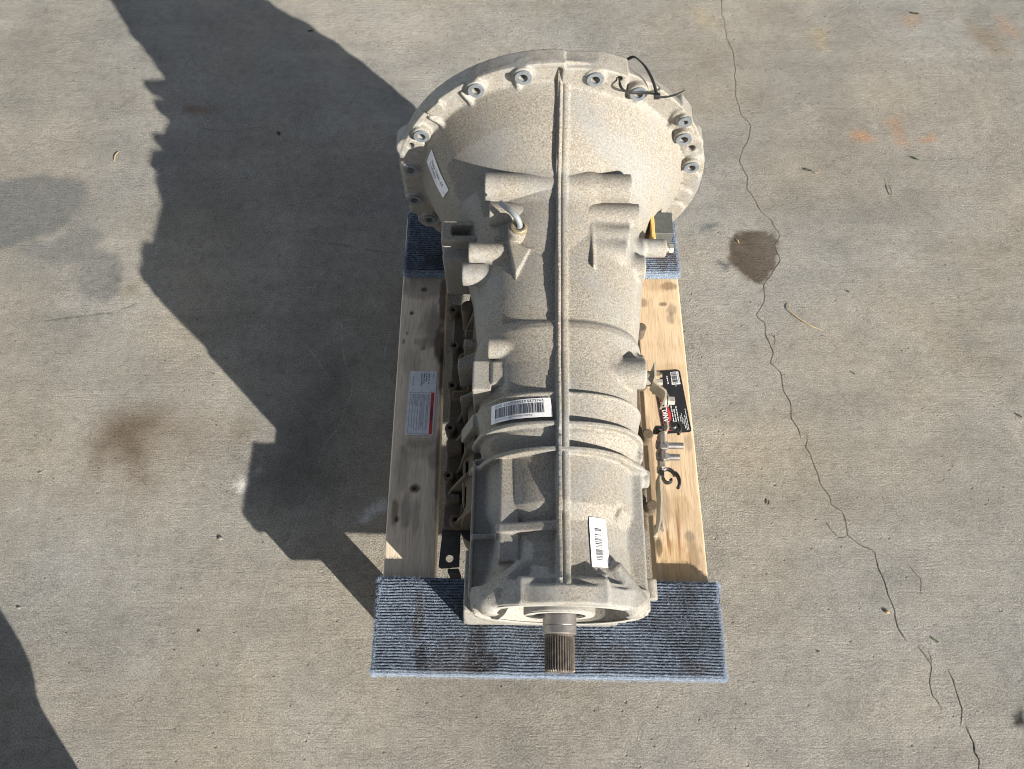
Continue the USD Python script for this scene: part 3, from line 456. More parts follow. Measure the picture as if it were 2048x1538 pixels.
# ------------------------------------------------------------------ carpeted cross boards and what they stand on
BOARD_TOP = 0.1832
def carpet_board(x, y, w, depth, rotz, seed, label, stains, fibres):
    t = thing('carpeted_board', label, 'carpeted board', (x, y, PLANK_TOP + 0.0004), rotz)
    h = BOARD_TOP - PLANK_TOP; rc = 0.0075; pitch = 0.0046
    # outline of the wrapped board in (y, z), counter-clockwise seen from the right
    def arc(cy, cz, a0, a1): return [(cy + rc * math.cos(a), cz + rc * math.sin(a)) for a in np.linspace(a0, a1, 14)]
    o = [(-depth / 2 + rc, 0), (depth / 2 - rc, 0)] + arc(depth / 2 - rc, h - rc, 0, math.pi / 2) + arc(-depth / 2 + rc, h - rc, math.pi / 2, math.pi)
    o = [(-depth / 2, .001), (depth / 2, .001)] + o[2:]
    o = np.array(o + o[:1]); s = np.r_[0, np.cumsum(np.linalg.norm(np.diff(o, axis=0), axis=1))]
    ss = np.arange(0, s[-1], 0.00058); prof = np.stack([np.interp(ss, s, o[:, k]) for k in (0, 1)], 1)
    T = np.roll(prof, -1, 0) - np.roll(prof, 1, 0); T /= np.linalg.norm(T, axis=1, keepdims=True) + 1e-9; N = np.stack([T[:, 1], -T[:, 0]], 1)
    xs = np.linspace(-w / 2, w / 2, int(w / 0.0027)); nx, ns = len(xs), len(ss)
    q = np.stack([np.repeat(xs[:, None], ns, 1), np.repeat(prof[None, :, 0], nx, 0), np.repeat(prof[None, :, 1], nx, 0)], -1)
    flat = q.reshape(-1, 3)
    wob = (meshkit.fbm(np.c_[flat[:, 0] * 26, flat[:, 1] * 8, flat[:, 2] * 0] + seed, 2, seed) - .5).reshape(nx, ns)
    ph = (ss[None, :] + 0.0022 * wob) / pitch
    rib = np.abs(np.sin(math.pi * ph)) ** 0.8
    lump = meshkit.fbm(flat * np.array([420, 420, 300]) + seed, 2, seed + 1).reshape(nx, ns)
    big = meshkit.fbm(flat * np.array([22, 22, 22]) + seed, 3, seed + 2).reshape(nx, ns)
    d = 0.0019 * rib + 0.0011 * (lump - .5) + 0.0016 * (big - .5)
    end = np.minimum(xs + w / 2, w / 2 - xs); e = np.clip(1 - end / 0.007, 0, 1)[:, None]
    d = d - 0.0055 * e ** 2.2
    P = q.copy(); P[..., 1] += d * N[None, :, 0]; P[..., 2] += d * N[None, :, 1]
    P[..., 0] += 0.004 * (meshkit.fbm(np.c_[flat[:, 1] * 60, flat[:, 2] * 60, flat[:, 0] * 0], 3, seed + 4).reshape(nx, ns) - .5) * (np.clip(1 - end / .02, 0, 1) * np.sign(xs))[:, None]
    P[..., 2] = np.maximum(P[..., 2], 0.0)
    V = P.reshape(-1, 3)
    i, j = np.meshgrid(np.arange(nx - 1), np.arange(ns), indexing='ij'); a = i * ns + j; b = i * ns + (j + 1) % ns
    F = np.concatenate([np.stack([a, b, b + ns], -1).reshape(-1, 3), np.stack([a, b + ns, a + ns], -1).reshape(-1, 3)])
    k = len(V); V = np.concatenate([V, [[-w / 2 - .001, 0, h / 2], [w / 2 + .001, 0, h / 2]]]); jj = np.arange(ns)
    F = np.concatenate([F, np.stack([np.full(ns, k), (jj + 1) % ns, jj], -1), np.stack([np.full(ns, k + 1), (nx - 1) * ns + jj, (nx - 1) * ns + (jj + 1) % ns], -1)])
    tri = V[F[:2000]]; 
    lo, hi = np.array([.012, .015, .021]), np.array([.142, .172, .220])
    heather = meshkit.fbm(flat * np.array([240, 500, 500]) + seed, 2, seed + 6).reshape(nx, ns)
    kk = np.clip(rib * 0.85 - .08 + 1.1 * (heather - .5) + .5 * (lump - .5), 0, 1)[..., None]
    col = lo * (1 - kk) + hi * kk  # valleys between ribs darker: their self-shadowing is painted into the tone
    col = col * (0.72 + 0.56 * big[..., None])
    wear = (meshkit.fbm(flat * np.array([9, 14, 1]) + seed, 3, seed + 7).reshape(nx, ns) - .5)[..., None]
    col = col * (1 + 0.9 * wear)
    jit = (meshkit.fbm(flat * np.array([70, 45, 0]) + seed, 3, seed + 8).reshape(nx, ns) - .5)
    for sx, sy, rx, ry, st, c in stains:
        dd = np.hypot((q[..., 0] - sx) / rx, (q[..., 1] - sy) / ry) + 1.3 * jit
        m = (np.clip((1.2 - dd) / .6, 0, 1) * st)[..., None]
        col = col * (1 - m) + np.array(c) * (0.4 + 0.9 * rib[..., None]) * m
    edge = np.clip(1 - np.abs(prof[:, 0] + depth / 2) / .006, 0, 1)[None, :, None] * 0.5      # rubbed, paler front edge
    col = col * (1 - edge) + np.array([.26, .33, .43]) * (0.6 + .5 * heather[..., None]) * edge
    col = np.concatenate([col.reshape(-1, 3), np.tile(lo[None] * 1.5, (2, 1))])
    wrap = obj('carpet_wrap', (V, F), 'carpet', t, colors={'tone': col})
    if fibres:
        r = np.random.default_rng(seed + 50); n = fibres
        up = np.nonzero(N[:, 1] > -0.2)[0]; edge_s = up[np.abs(prof[up, 0]) > depth / 2 - .006]
        js = np.where(r.random(n) < .35, r.choice(edge_s, n), r.choice(up, n)); is_ = r.integers(0, nx, n); is_ = np.where(r.random(n) < .2, r.choice([0, 1, 2, nx - 3, nx - 2, nx - 1], n), is_)
        p0 = P[is_, js]; nn = np.stack([np.where(is_ < 4, -1.0, np.where(is_ > nx - 4, 1.0, 0)), N[js, 0], N[js, 1]], 1)
        dirn = nn * r.uniform(.15, .7, (n, 1)) + r.normal(size=(n, 3)) * np.array([.8, .5, .25]); dirn /= np.linalg.norm(dirn, axis=1, keepdims=True)
        ln = r.uniform(.0015, .0062, (n, 1)); bend = r.normal(size=(n, 3)) * .0012
        pts = np.stack([p0 - nn * .0004, p0 + dirn * ln * .55 + bend * .6, p0 + dirn * ln + bend * .3 - np.array([0, 0, .0006])], 1).reshape(-1, 3)
        c = UsdGeom.BasisCurves.Define(stage, numbered(str(t.GetPath()), 'carpet_fibre'))
        c.CreateTypeAttr('linear'); c.CreateCurveVertexCountsAttr(Vt.IntArray.FromNumpy(np.full(n, 3, np.int32)))
        c.CreatePointsAttr(Vt.Vec3fArray.FromNumpy(pts.astype(np.float32)))
        c.CreateWidthsAttr(Vt.FloatArray.FromNumpy(np.full(n * 3, .00022, np.float32))); c.SetWidthsInterpolation('vertex')
        UsdShade.MaterialBindingAPI.Apply(c.GetPrim()).Bind(UsdShade.Material.Get(stage, '/World/Looks/carpet_fibre'))
        tag(c, kind='stuff')
    return t
OIL = (.020, .018, .017); MUD = (.048, .041, .035)
carpet_board(0.0598, 0.1250, 0.574, 0.151, -0.95, 7, 'ribbed blue carpet wrapped board under the output shaft end', [
    (-.215, .0, .010, .05, .75, MUD), (-.205, -.05, .016, .03, .8, OIL), (-.115, -.02, .018, .05, .75, OIL), (-.10, -.055, .03, .02, .8, OIL), (-.16, -.05, .04, .03, .5, MUD),
    (-.14, .03, .03, .02, .35, MUD), (.03, -.03, .06, .03, .5, OIL), (.10, -.045, .05, .02, .45, MUD), (.22, .0, .05, .05, .3, OIL), (-.02, .0, .04, .03, .35, OIL), (.245, -.06, .03, .012, .5, MUD), (.235, .055, .03, .02, .55, OIL), (.15, .03, .03, .03, .3, OIL)], 14000)
carpet_board(0.0610, 0.8850, 0.560, 0.150, -0.3, 19, 'ribbed blue carpet wrapped board under the bell housing', [
    (.25, -.03, .03, .03, .75, (.06, .05, .05)), (.235, .0, .03, .04, .55, (.07, .06, .055)), (-.2, -.05, .08, .02, .5, OIL), (-.22, .0, .05, .07, .4, OIL), (.2, .02, .06, .05, .4, OIL)], 5000)
def support_block(x, y, label):
    t = thing('support_block', label, 'block', (x, y, 0), 0, 'blocks under the planks')
    b = trimesh.creation.box((0.048, 0.047, PLANK_BOT - 0.001)); b.apply_translation((0, 0, (PLANK_BOT - 0.001) / 2)); b = b.subdivide().subdivide()
    obj('timber', b, 'block_wood', t, smooth=False)
for bx, by, w in ((-0.178, 0.124, 'front left'), (0.293, 0.124, 'front right'), (-0.178, 0.88, 'rear left'), (0.293, 0.88, 'rear right')):
    support_block(bx, by, f'short timber block holding up the {w} end of the planks')

# ------------------------------------------------------------------ transmission: cast housings modelled as one blended volume
# local frame: u to the right, v away from the camera along the shaft, w up; the origin is on the shaft's axis
AXIS = (0.0626, 0.0, 0.408)
trans = thing('transmission', 'dusty cast aluminium gearbox with bell housing lying on carpeted boards', 'transmission', AXIS, -0.945)
class Volume:
    def __init__(s, lo, hi, h):
        s.h = h; s.lo = np.array(lo, float); s.n = np.ceil((np.array(hi) - s.lo) / h).astype(int) + 1
        s.ax = [s.lo[k] + h * np.arange(s.n[k]) for k in range(3)]
        s.D = np.full(s.n, 0.05, np.float32)
    def region(s, lo, hi, m):
        sl = tuple(slice(max(0, int((a - m - s.lo[k]) / s.h)), min(int(s.n[k]), int((b + m - s.lo[k]) / s.h) + 2)) for k, (a, b) in enumerate(zip(lo, hi)))
        U, V, W = (s.ax[k][sl[k]].astype(np.float32) for k in range(3))
        return sl, U[:, None, None], V[None, :, None], W[None, None, :]
    def apply(s, fn, lo, hi, k=0.004, sub=False):
        k = max(0.65 * k, 0.0008)
        sl, U, V, W = s.region(lo, hi, k + 0.010)
        if min(x.size for x in (U, V, W)) == 0: return
        d = np.broadcast_to(fn(U, V, W), s.D[sl].shape); a = s.D[sl]
        if sub: a, d = -a, d
        h = np.clip(.5 + .5 * (d - a) / k, 0, 1); m = d + (a - d) * h - k * h * (1 - h)
        s.D[sl] = -m if sub else m
    def box(s, u0, u1, v0, v1, w0, w1, r=0.002, k=0.004, sub=False, shear=None):
        c = ((u0 + u1) / 2, (v0 + v1) / 2, (w0 + w1) / 2); e = ((u1 - u0) / 2 - r, (v1 - v0) / 2 - r, (w1 - w0) / 2 - r)
        def fn(U, V, W):
            if shear: U = U - shear[0] * (W - c[2]); V = V - shear[1] * (W - c[2])
            x, y, z = np.abs(U - c[0]) - e[0], np.abs(V - c[1]) - e[1], np.abs(W - c[2]) - e[2]
            return np.sqrt(np.maximum(x, 0) ** 2 + np.maximum(y, 0) ** 2 + np.maximum(z, 0) ** 2) + np.minimum(np.maximum(np.maximum(x, y), z), 0) - r
        m = 0 if not shear else max(abs(x) for x in shear) * (w1 - w0)
        s.apply(fn, (u0 - m, v0 - m, w0), (u1 + m, v1 + m, w1), k, sub)
    def cyl(s, axis, a, b, r, t0, t1, k=0.004, sub=False, rnd=0.002, r1=None):
        """axis 'u': a, b are (v, w); 'v': (u, w); 'w': (u, v); r tapers to r1 at t1."""
        r1 = r if r1 is None else r1; R = max(r, r1); mid, half = (t0 + t1) / 2, (t1 - t0) / 2 - rnd
        def fn(U, V, W):
            t, p, q_ = {'u': (U, V, W), 'v': (V, U, W), 'w': (W, U, V)}[axis]
            rad = r + (r1 - r) * np.clip((t - t0) / (t1 - t0), 0, 1) - rnd
            x, y = np.sqrt((p - a) ** 2 + (q_ - b) ** 2) - rad, np.abs(t - mid) - half
            return np.sqrt(np.maximum(x, 0) ** 2 + np.maximum(y, 0) ** 2) + np.minimum(np.maximum(x, y), 0) - rnd
        lo, hi = {'u': ((t0, a - R, b - R), (t1, a + R, b + R)), 'v': ((a - R, t0, b - R), (a + R, t1, b + R)), 'w': ((a - R, b - R, t0), (a + R, b + R, t1))}[axis]
        s.apply(fn, lo, hi, k, sub)
    def cone(s, p0, p1, r0, r1, k=0.004, sub=False):
        p0, p1 = np.array(p0, float), np.array(p1, float); R = max(r0, r1); ab = p1 - p0; L2 = ab @ ab
        def fn(U, V, W):
            t = np.clip(((U - p0[0]) * ab[0] + (V - p0[1]) * ab[1] + (W - p0[2]) * ab[2]) / L2, 0, 1)
            return np.sqrt((U - p0[0] - t * ab[0]) ** 2 + (V - p0[1] - t * ab[1]) ** 2 + (W - p0[2] - t * ab[2]) ** 2) - (r0 + (r1 - r0) * t)
        s.apply(fn, np.minimum(p0, p1) - R, np.maximum(p0, p1) + R, k, sub)
    def poly(s, pts, axis, t0, t1, k=0.004, sub=False, rnd=0.0015):
        """A polygon in the two other axes (in the order of u, v, w), extruded along axis from t0 to t1."""
        pts = np.array(pts, float); mid, half = (t0 + t1) / 2, (t1 - t0) / 2
        def fn(U, V, W):
            t, p, q_ = {'u': (U, V, W), 'v': (V, U, W), 'w': (W, U, V)}[axis]
            d = np.full(np.broadcast(p, q_).shape, 1e9, np.float32); sg = np.ones(d.shape, np.float32)
            for (ax_, ay), (bx, by) in zip(pts, np.roll(pts, -1, 0)):
                ex, ey = bx - ax_, by - ay; wx, wy = p - ax_, q_ - ay
                t_ = np.clip((wx * ex + wy * ey) / (ex * ex + ey * ey + 1e-12), 0, 1)
                d = np.minimum(d, (wx - ex * t_) ** 2 + (wy - ey * t_) ** 2)
                c1, c2, c3 = q_ >= ay, q_ < by, ex * wy > ey * wx
                sg = np.where((c1 & c2 & c3) | (~c1 & ~c2 & ~c3), -sg, sg)
            x, y = sg * np.sqrt(d) + rnd, np.abs(t - mid) - half + rnd
            return np.sqrt(np.maximum(x, 0) ** 2 + np.maximum(y, 0) ** 2) + np.minimum(np.maximum(x, y), 0) - rnd
        (a0, b0), (a1, b1) = pts.min(0), pts.max(0)
        lo, hi = {'u': ((t0, a0, b0), (t1, a1, b1)), 'v': ((a0, t0, b0), (a1, t1, b1)), 'w': ((a0, b0, t0), (a1, b1, t1))}[axis]
        s.apply(fn, lo, hi, k, sub)
    def full(s, fn, k=0.003, sub=False): s.apply(fn, [a[0] for a in s.ax], [a[-1] for a in s.ax], k, sub)
    def height(s, u, v, w_from=None):
        """Height w of the surface above (u, v), searched from the top."""
        i, j = (np.asarray(u) - s.lo[0]) / s.h, (np.asarray(v) - s.lo[1]) / s.h
        out = np.full(i.shape, np.nan); K = np.arange(s.n[2])
        for m in np.ndindex(i.shape):
            col = map_coordinates(s.D, [np.full(len(K), i[m]), np.full(len(K), j[m]), K], order=1)
            ins = np.nonzero(col < 0)[0]
            if len(ins):
                a = ins[-1]; out[m] = s.ax[2][a] + s.h * (col[a] / (col[a] - col[min(a + 1, len(K) - 1)] - 1e-12))
        return out
def extract(vol, D=None):
    """Surface nets: a smooth triangle mesh of the volume's zero level, with normals from its gradient."""
    D = vol.D if D is None else D
    D = D.copy(); D[0] = D[-1] = 0.01; D[:, 0] = D[:, -1] = 0.01; D[:, :, 0] = D[:, :, -1] = 0.01
    neg = D < 0; c = [neg[i:neg.shape[0] - 1 + i, j:neg.shape[1] - 1 + j, k:neg.shape[2] - 1 + k] for i, j, k in np.ndindex(2, 2, 2)]
    cnt = sum(x.astype(np.int8) for x in c); act = np.nonzero((cnt > 0) & (cnt < 8)); n = len(act[0])
    idx = np.full(cnt.shape, -1, np.int32); idx[act] = np.arange(n)
    val = {o: D[act[0] + o[0], act[1] + o[1], act[2] + o[2]] for o in np.ndindex(2, 2, 2)}
    acc, num = np.zeros((n, 3)), np.zeros(n)
    for o in np.ndindex(2, 2, 2):
        for ax in range(3):
            if o[ax] == 0:
                o2 = tuple(1 if q_ == ax else o[q_] for q_ in range(3)); a, b = val[o], val[o2]; x = (a < 0) != (b < 0)
                t = np.where(x, a / np.where(x, a - b, 1), 0); p = np.repeat(np.array(o, float)[None], n, 0); p[:, ax] = t
                acc += p * x[:, None]; num += x
    G = np.stack(act, 1) + acc / num[:, None]
    F = []
    for ax in range(3):
        sl0 = [slice(None)] * 3; sl1 = [slice(None)] * 3; sl0[ax] = slice(0, -1); sl1[ax] = slice(1, None)
        e = neg[tuple(sl0)] != neg[tuple(sl1)]; e = np.array(np.nonzero(e)); b_, c_ = [q_ for q_ in range(3) if q_ != ax]
        ok = (e[b_] > 0) & (e[c_] > 0) & (e[b_] < idx.shape[b_]) & (e[c_] < idx.shape[c_]); e = e[:, ok]
        def cell(db, dc):
            q_ = e.copy(); q_[b_] += db; q_[c_] += dc; return idx[q_[0], q_[1], q_[2]]
        quad = np.stack([cell(-1, -1), cell(0, -1), cell(0, 0), cell(-1, 0)], 1)
        inside = neg[e[0], e[1], e[2]]; flip = inside if ax != 1 else ~inside
        quad[~flip] = quad[~flip][:, ::-1]; F.append(quad)
    Q = np.concatenate(F); Q = Q[(Q >= 0).all(1)]
    # two damped smoothing passes take the grid's steps out of slanting faces
    grad = lambda P: np.stack([map_coordinates(D, (P + dlt).T, order=1) - map_coordinates(D, (P - dlt).T, order=1) for dlt in np.eye(3) * 0.75], 1)
    for _ in range(2):
        g = grad(G); gn = np.linalg.norm(g, axis=1) + 1e-9; d = map_coordinates(D, G.T, order=1)
        step = np.clip(d / (gn / 1.5 / 1.0), -0.4, 0.4); G = G - step[:, None] * g / gn[:, None] * 0.8
    g = grad(G); N = g / (np.linalg.norm(g, axis=1, keepdims=True) + 1e-9)
    F = np.concatenate([Q[:, [0, 1, 2]], Q[:, [0, 2, 3]]])
    return G * vol.h + vol.lo, F, N
def cast(name, vol, matname, D=None, label=None):
    V, F, N = extract(vol, D)
    c = {}
    if name == 'bell_housing': c['bare'] = 0.8 * np.clip((V[:, 1] - .838) / .006, 0, 1) * np.clip((np.hypot(V[:, 0] + .008, V[:, 2]) - .215) / .02, 0, 1) * np.clip((.20 - V[:, 0]) / .05, .15, 1) * (0.75 + 0.9 * (meshkit.fbm(V * 28, 3, 9) - .5))
    elif name == 'tail_housing': c['bare'] = 0.30 * np.clip((.17 - V[:, 1]) / .03, 0, 1) + 0.35 * np.clip((.25 - V[:, 1]) / .05, 0, 1) * (V[:, 0] < 0)
    elif name == 'main_case': c['bare'] = 0.45 * np.clip((np.abs(V[:, 0]) - .095) / .02, 0, 1) * (V[:, 2] > .03)
    return obj(name, (V, F), matname, trans, normals=N, label=label, colors=c)
def interp(v, knots):
    k = np.array(knots); return np.interp(v, k[:, 0], k[:, 1])

CASE_R = [(.10, .106), (.118, .108), (.15, .105), (.168, .098), (.20, .094), (.228, .094), (.250, .103), (.30, .104), (.330, .106), (.345, .111), (.362, .111), (.394, .117), (.401, .1135), (.45, .116), (.475, .1195), (.497, .1235), (.505, .1225), (.512, .119), (.55, .1245), (.60, .130), (.65, .134), (.70, .139), (.74, .145), (.78, .150)]
BELL_R = [(.60, .128), (.66, .142), (.70, .148), (.745, .165), (.77, .182), (.80, .201), (.83, .216), (.856, .229), (.90, .229)]
SPINE = [(.10, .112), (.125, .1135), (.145, .116), (.155, .111), (.20, .107), (.235, .108), (.25, .1135), (.31, .1155), (.36, .1215), (.40, .1205), (.46, .1203), (.495, .1258), (.512, .1258), (.55, .1345), (.60, .1405), (.66, .1490), (.70, .1545), (.735, .1655), (.750, .1785), (.77, .191), (.80, .2075), (.83, .2215), (.85, .233), (.854, .2615), (.885, .2515), (.90, .245)]

# --- bell housing
bell = Volume((-.290, .60, -.236), (.276, .895, .278), 0.0020)
C0 = -0.008
def dome(U, V, W):
    r = interp(V, BELL_R).astype(np.float32)
    return (np.sqrt((U - C0) ** 2 + W ** 2) - r) * 0.87
bell.full(dome, k=0.001)
bell.cyl('v', C0, 0, .2645, .855, .884, k=.006, rnd=.002, r1=.2540)
bell.box(-.004, .094, .847, .884, .20, .2585, r=.003, k=.005)                  # thicker pad right of the spine
bell.apply(lambda U, V, W: np.maximum(np.maximum(np.sqrt((U - C0) ** 2 + W ** 2) - .2645, .2565 - np.sqrt((U - C0) ** 2 + W ** 2)), np.maximum(np.maximum(.850 - V, V - .88), np.maximum(U, .05 - W))), (-.28, .85, .05), (0, .88, .27), .004)   # raised lip of the rim on the left
for u, w, r in ((-.244, .080, .026), (-.247, .040, .022), (-.246, .0, .020), (-.251, -.038, .021), (-.242, -.078, .024), (-.234, -.112, .022), (.219, .098, .018), (.231, .058, .017), (.234, .016, .017), (.231, -.030, .015), (.224, -.070, .017), (.208, -.105, .016), (.192, .160, .0185)):
    bell.cyl('v', u, w, r, .851, .884, k=.007, rnd=.003)
bell.box(-.266, -.222, .848, .884, -.09, .075, r=.005, k=.008)
bell.box(.19, .226, .853, .884, -.09, .05, r=.004, k=.004)
BOSS = [(-.132, .223, 1), (-.061, .249, 1), (.046, .247, 1), (.114, .220, 1), (.203, .125, 1), (.227, .056, 1), (-.226, .124, 1), (-.250, .041, 1), (-.253, -.040, 1), (-.232, -.098, 1), (-.199, .182, 0)]
BOSS = [(C0 + (u - C0) * (.984 if w > .1 else 1), w * (.984 if w > .1 else 1), h) for u, w, h in BOSS]
for u, w, hole in BOSS:
    bell.cyl('v', u, w, .0152, .8435, .866, k=.005, rnd=.002)
bell.cyl('v', .194, .160, .0125, .844, .862, k=.006, rnd=.002)
far_ = (np.sqrt((bell.ax[0][:, None, None] - C0) ** 2 + bell.ax[2][None, None, :] ** 2) - .2650).astype(np.float32) * np.ones((1, len(bell.ax[1]), 1), np.float32)
top_ = (bell.ax[2] > .125)[None, None, :] & (bell.ax[1] > .838)[None, :, None]
bell.D = np.where(top_, np.maximum(bell.D, far_), bell.D); del far_, top_
for a in (20, 38, 58, 73, 105, 125, 142, 160):                                # radial ribs on the flange's face
    ca, sa = math.cos(math.radians(a)), math.sin(math.radians(a))
    bell.cone((C0 + .222 * ca, .852, .222 * sa), (C0 + .250 * ca, .852, .250 * sa), .0045, .0035, k=.006)
bell.full(lambda U, V, W: np.maximum(np.maximum(np.abs(U) - .0080, W + .0022 - interp(V, SPINE).astype(np.float32)), .70 - V) + 0 * W, k=.005)
bell.apply(lambda U, V, W: np.maximum((np.sqrt((U - C0) ** 2 + W ** 2) - (interp(np.minimum(V, .858), BELL_R) - .013).astype(np.float32)) * .87, .72 - V), (-.25, .72, -.236), (.25, .895, .24), .004, True)   # hollow, open to the engine's side
for u, w, hole in BOSS:
    if hole: bell.cyl('v', u, w, .0065, .83, .90, k=.001, sub=True, rnd=.0005)
for u, w in ((.194, .160),): bell.cyl('v', u, w, .0042, .83, .90, k=.001, sub=True, rnd=.0005)
for u, w in ((.219, .093), (-.245, .091)): bell.cyl('v', u, w, .0060, .83, .90, k=.001, sub=True, rnd=.0005)
bell.cyl('v', .0805, .240, .0046, .83, .90, k=.001, sub=True, rnd=.0005)       # the hole the cable tie goes through
cut = np.maximum(bell.D, (-.2215 - bell.ax[2]).astype(np.float32)[None, None, :])
cast('bell_housing', bell, 'cast_aluminium', cut)

# --- main case and tail housing share one volume
case = Volume((-.192, .108, -.232), (.176, .80, .192), 0.0017)
def rho(U, V, W):
    m = np.clip((V - .322) / .03, 0, 1) * np.clip((.74 - V) / .10, 0, 1); n = (2 + .40 * m).astype(np.float32); wide = (1 + .04 * m).astype(np.float32)
    return ((np.abs(U) / wide) ** n + np.maximum(W, 0) ** n) ** (1 / n)
def core(U, V, W):
    r = interp(V, CASE_R).astype(np.float32)
    d = rho(U, V, W) - r
    return np.maximum(np.maximum(d, -.1185 - W), np.maximum(V - .77, .122 - V))
case.full(core, k=.001)
case.apply(lambda U, V, W: np.maximum(np.maximum(np.abs(U) - .0080, W + .0022 - interp(V, SPINE).astype(np.float32)), np.maximum(.120 - V, V - .79)) + 0 * W, (-.01, .118, .08), (.01, .79, .19), .005)
# ribs round the case
def ring(v, half, rr, skew=0.0, k=.004):
    def fn(U, V, W):
        d = rho(U, V, W)
        return np.maximum(np.maximum(np.abs(V - v) - half, d - rr), -.1185 - W)
    case.apply(fn, (-1.06 * rr, v - half, -.125), (1.06 * rr, v + half, rr), k)
ring(.354, .0032, .1195); ring(.3185, .0035, .1175); ring(.398, .002, .1185, k=.006)
# the row of bosses at the front of the main case (towards the bell housing)
case.cyl('u', .730, .1380, .0215, -.116, .106, k=.007, rnd=.002)
case.cone((-.05, .735, .125), (.04, .735, .135), .026, .024, k=.014)
case.cyl('u', .6925, .120, .0185, -.1085, .119, k=.008, rnd=.002)
case.cyl('u', .662, .112, .017, -.04, .105, k=.016, rnd=.003)
case.cyl('u', .636, .108, .016, -.04, .100, k=.016, rnd=.003)
case.box(-.186, -.085, .672, .711, -.04, .080, r=.004, k=.006)                # sensor pocket on the left
case.box(-.184, -.09, .650, .676, -.05, .060, r=.004, k=.006)
case.box(-.170, -.115, .682, .702, .05, .10, r=.004, k=.004, sub=True)
case.cyl('u', .630, .1085, .0152, -.1385, -.045, k=.010, rnd=.002)
case.cyl('u', .612, .0765, .0178, -.149, -.080, k=.010, rnd=.002)
case.poly([(-.079, .642), (-.046, .624), (-.067, .579)], 'w', .05, .1305, k=.004)
case.cyl('u', .628, .075, .0200, .065, .132, k=.010, rnd=.003)
case.cyl('u', .679, .056, .0145, .08, .172, k=.008, rnd=.003)
case.cyl('w', -.066, .650, .0135, .09, .146, k=.006, rnd=.002)                # seat of the hose fitting
case.cyl('u', .665, .06, .02, .08, .135, k=.014, rnd=.004)
case.box(.055, .059, .595, .72, .06, .132, r=.002, k=.006, shear=(-.28, 0))   # a slanting rib on the right
# stubs in the middle of the case
case.cyl('u', .4785, .0905, .0160, -.1055, -.050, k=.004, rnd=.002)
case.box(-.1265, -.0985, .4125, .4595, -.02, .0890, r=.002, k=.003)
case.box(-.100, -.081, .420, .4580, .0, .0925, r=.004, k=.003)
case.cyl('u', .446, .0795, .0225, .055, .122, k=.007, rnd=.004)
case.cyl('u', .470, .058, .0155, .05, .125, k=.012, rnd=.004)
case.cone((.06, .49, .10), (.075, .462, .092), .006, .010, k=.012)
case.box(-.138, -.075, .378, .400, -.04, .030, r=.002, k=.006, shear=(.3, 0))
case.poly([(-.155, .482), (-.118, .486), (-.118, .516), (-.155, .498)], 'w', -.06, .012, k=.005)
case.poly([(-.150, .534), (-.118, .534), (-.118, .550), (-.150, .550)], 'w', -.07, -.02, k=.004)
case.poly([(-.150, .44), (-.118, .455), (-.118, .449), (-.150, .434)], 'w', -.11, .0, k=.004)
case.box(-.125, -.116, .40, .64, -.12, -.01, r=.002, k=.006)
# tail: fins, pockets, cross rib
case.poly([(-.084, -.02), (-.084, .0780), (-.0815, .0800), (-.058, .0815), (-.045, .0)], 'v', .176, .318, k=.002)
case.box(-.1225, -.07, .150, .335, -.12, .017, r=.003, k=.014)
case.box(-.1245, -.1195, .140, .330, -.12, .024, r=.0015, k=.003)
case.poly([(-.0885, -.02), (-.0885, .0770), (-.084, .0800), (0, .1065), (0, .0)], 'v', .2125, .2250, k=.003)
case.box(-.122, -.082, .2145, .2205, -.10, .034, r=.0015, k=.004)
case.poly([(-.170, -.122), (-.090, -.122), (-.090, .045), (-.128, .018), (-.136, -.035), (-.152, -.060)], 'v', .3160, .3210, k=.004)
case.poly([(-.158, -.122), (-.090, -.122), (-.090, .06), (-.124, .030), (-.134, -.030), (-.146, -.070)], 'v', .3520, .3565, k=.004)
case.poly([(-.160, -.122), (-.10, -.122), (-.10, .0), (-.140, -.03)], 'v', .396, .401, k=.004)
case.poly([(-.146, -.122), (-.141, -.122), (-.139, -.045), (-.143, -.045)], 'v', .29, .40, k=.003)
# right ear of the last ring with its pad, the pockets below it
case.poly([(.085, -.122), (.138, -.122), (.138, -.02), (.132, .012), (.118, .040), (.085, .074)], 'v', .3135, .3205, k=.005)
case.cyl('u', .309, .010, .0125, .085, .131, k=.008, rnd=.003)
case.box(.085, .122, .33, .345, -.11, .03, r=.005, k=.012)
case.box(.100, .131, .355, .385, -.12, -.01, r=.010, k=.014)
case.box(.080, .1185, .128, .316, -.122, .026, r=.003, k=.010)
case.poly([(.072, .246), (.078, .256), (.090, .256), (.101, .236), (.118, .150), (.104, .145), (.083, .150)], 'w', .058, .2, k=.008, sub=True)
# tail flange: ring, plateau, feet
case.cyl('v', 0, 0, .1175, .119, .142, k=.010, rnd=.002)
case.box(-.057, .056, .119, .153, .04, .1085, r=.004, k=.005)
case.box(-.119, .117, .119, .148, -.06, .045, r=.006, k=.008)
case.poly([(-.119, .04), (-.056, .104), (.056, .104), (.117, .040)], 'v', .119, .148, k=.006)
case.cone((-.055, .165, .085), (-.092, .128, .060), .010, .020, k=.012)
case.cone((.07, .168, .075), (.092, .128, .058), .010, .020, k=.012)
case.cyl('v', .1255, .002, .0095, .140, .168, k=.005, rnd=.0015)
case.box(-.139, .098, .127, .205, -.2245, -.125, r=.003, k=.006)
case.box(-.140, -.118, .128, .216, -.2245, -.055, r=.002, k=.005, shear=(.06, 0))
case.box(.055, .098, .121, .150, -.150, -.132, r=.003, k=.004)
for u, w in ((-.103, .028), (.104, .020)): case.cyl('v', u, w, .0135, .1180, .15, k=.004, rnd=.001)
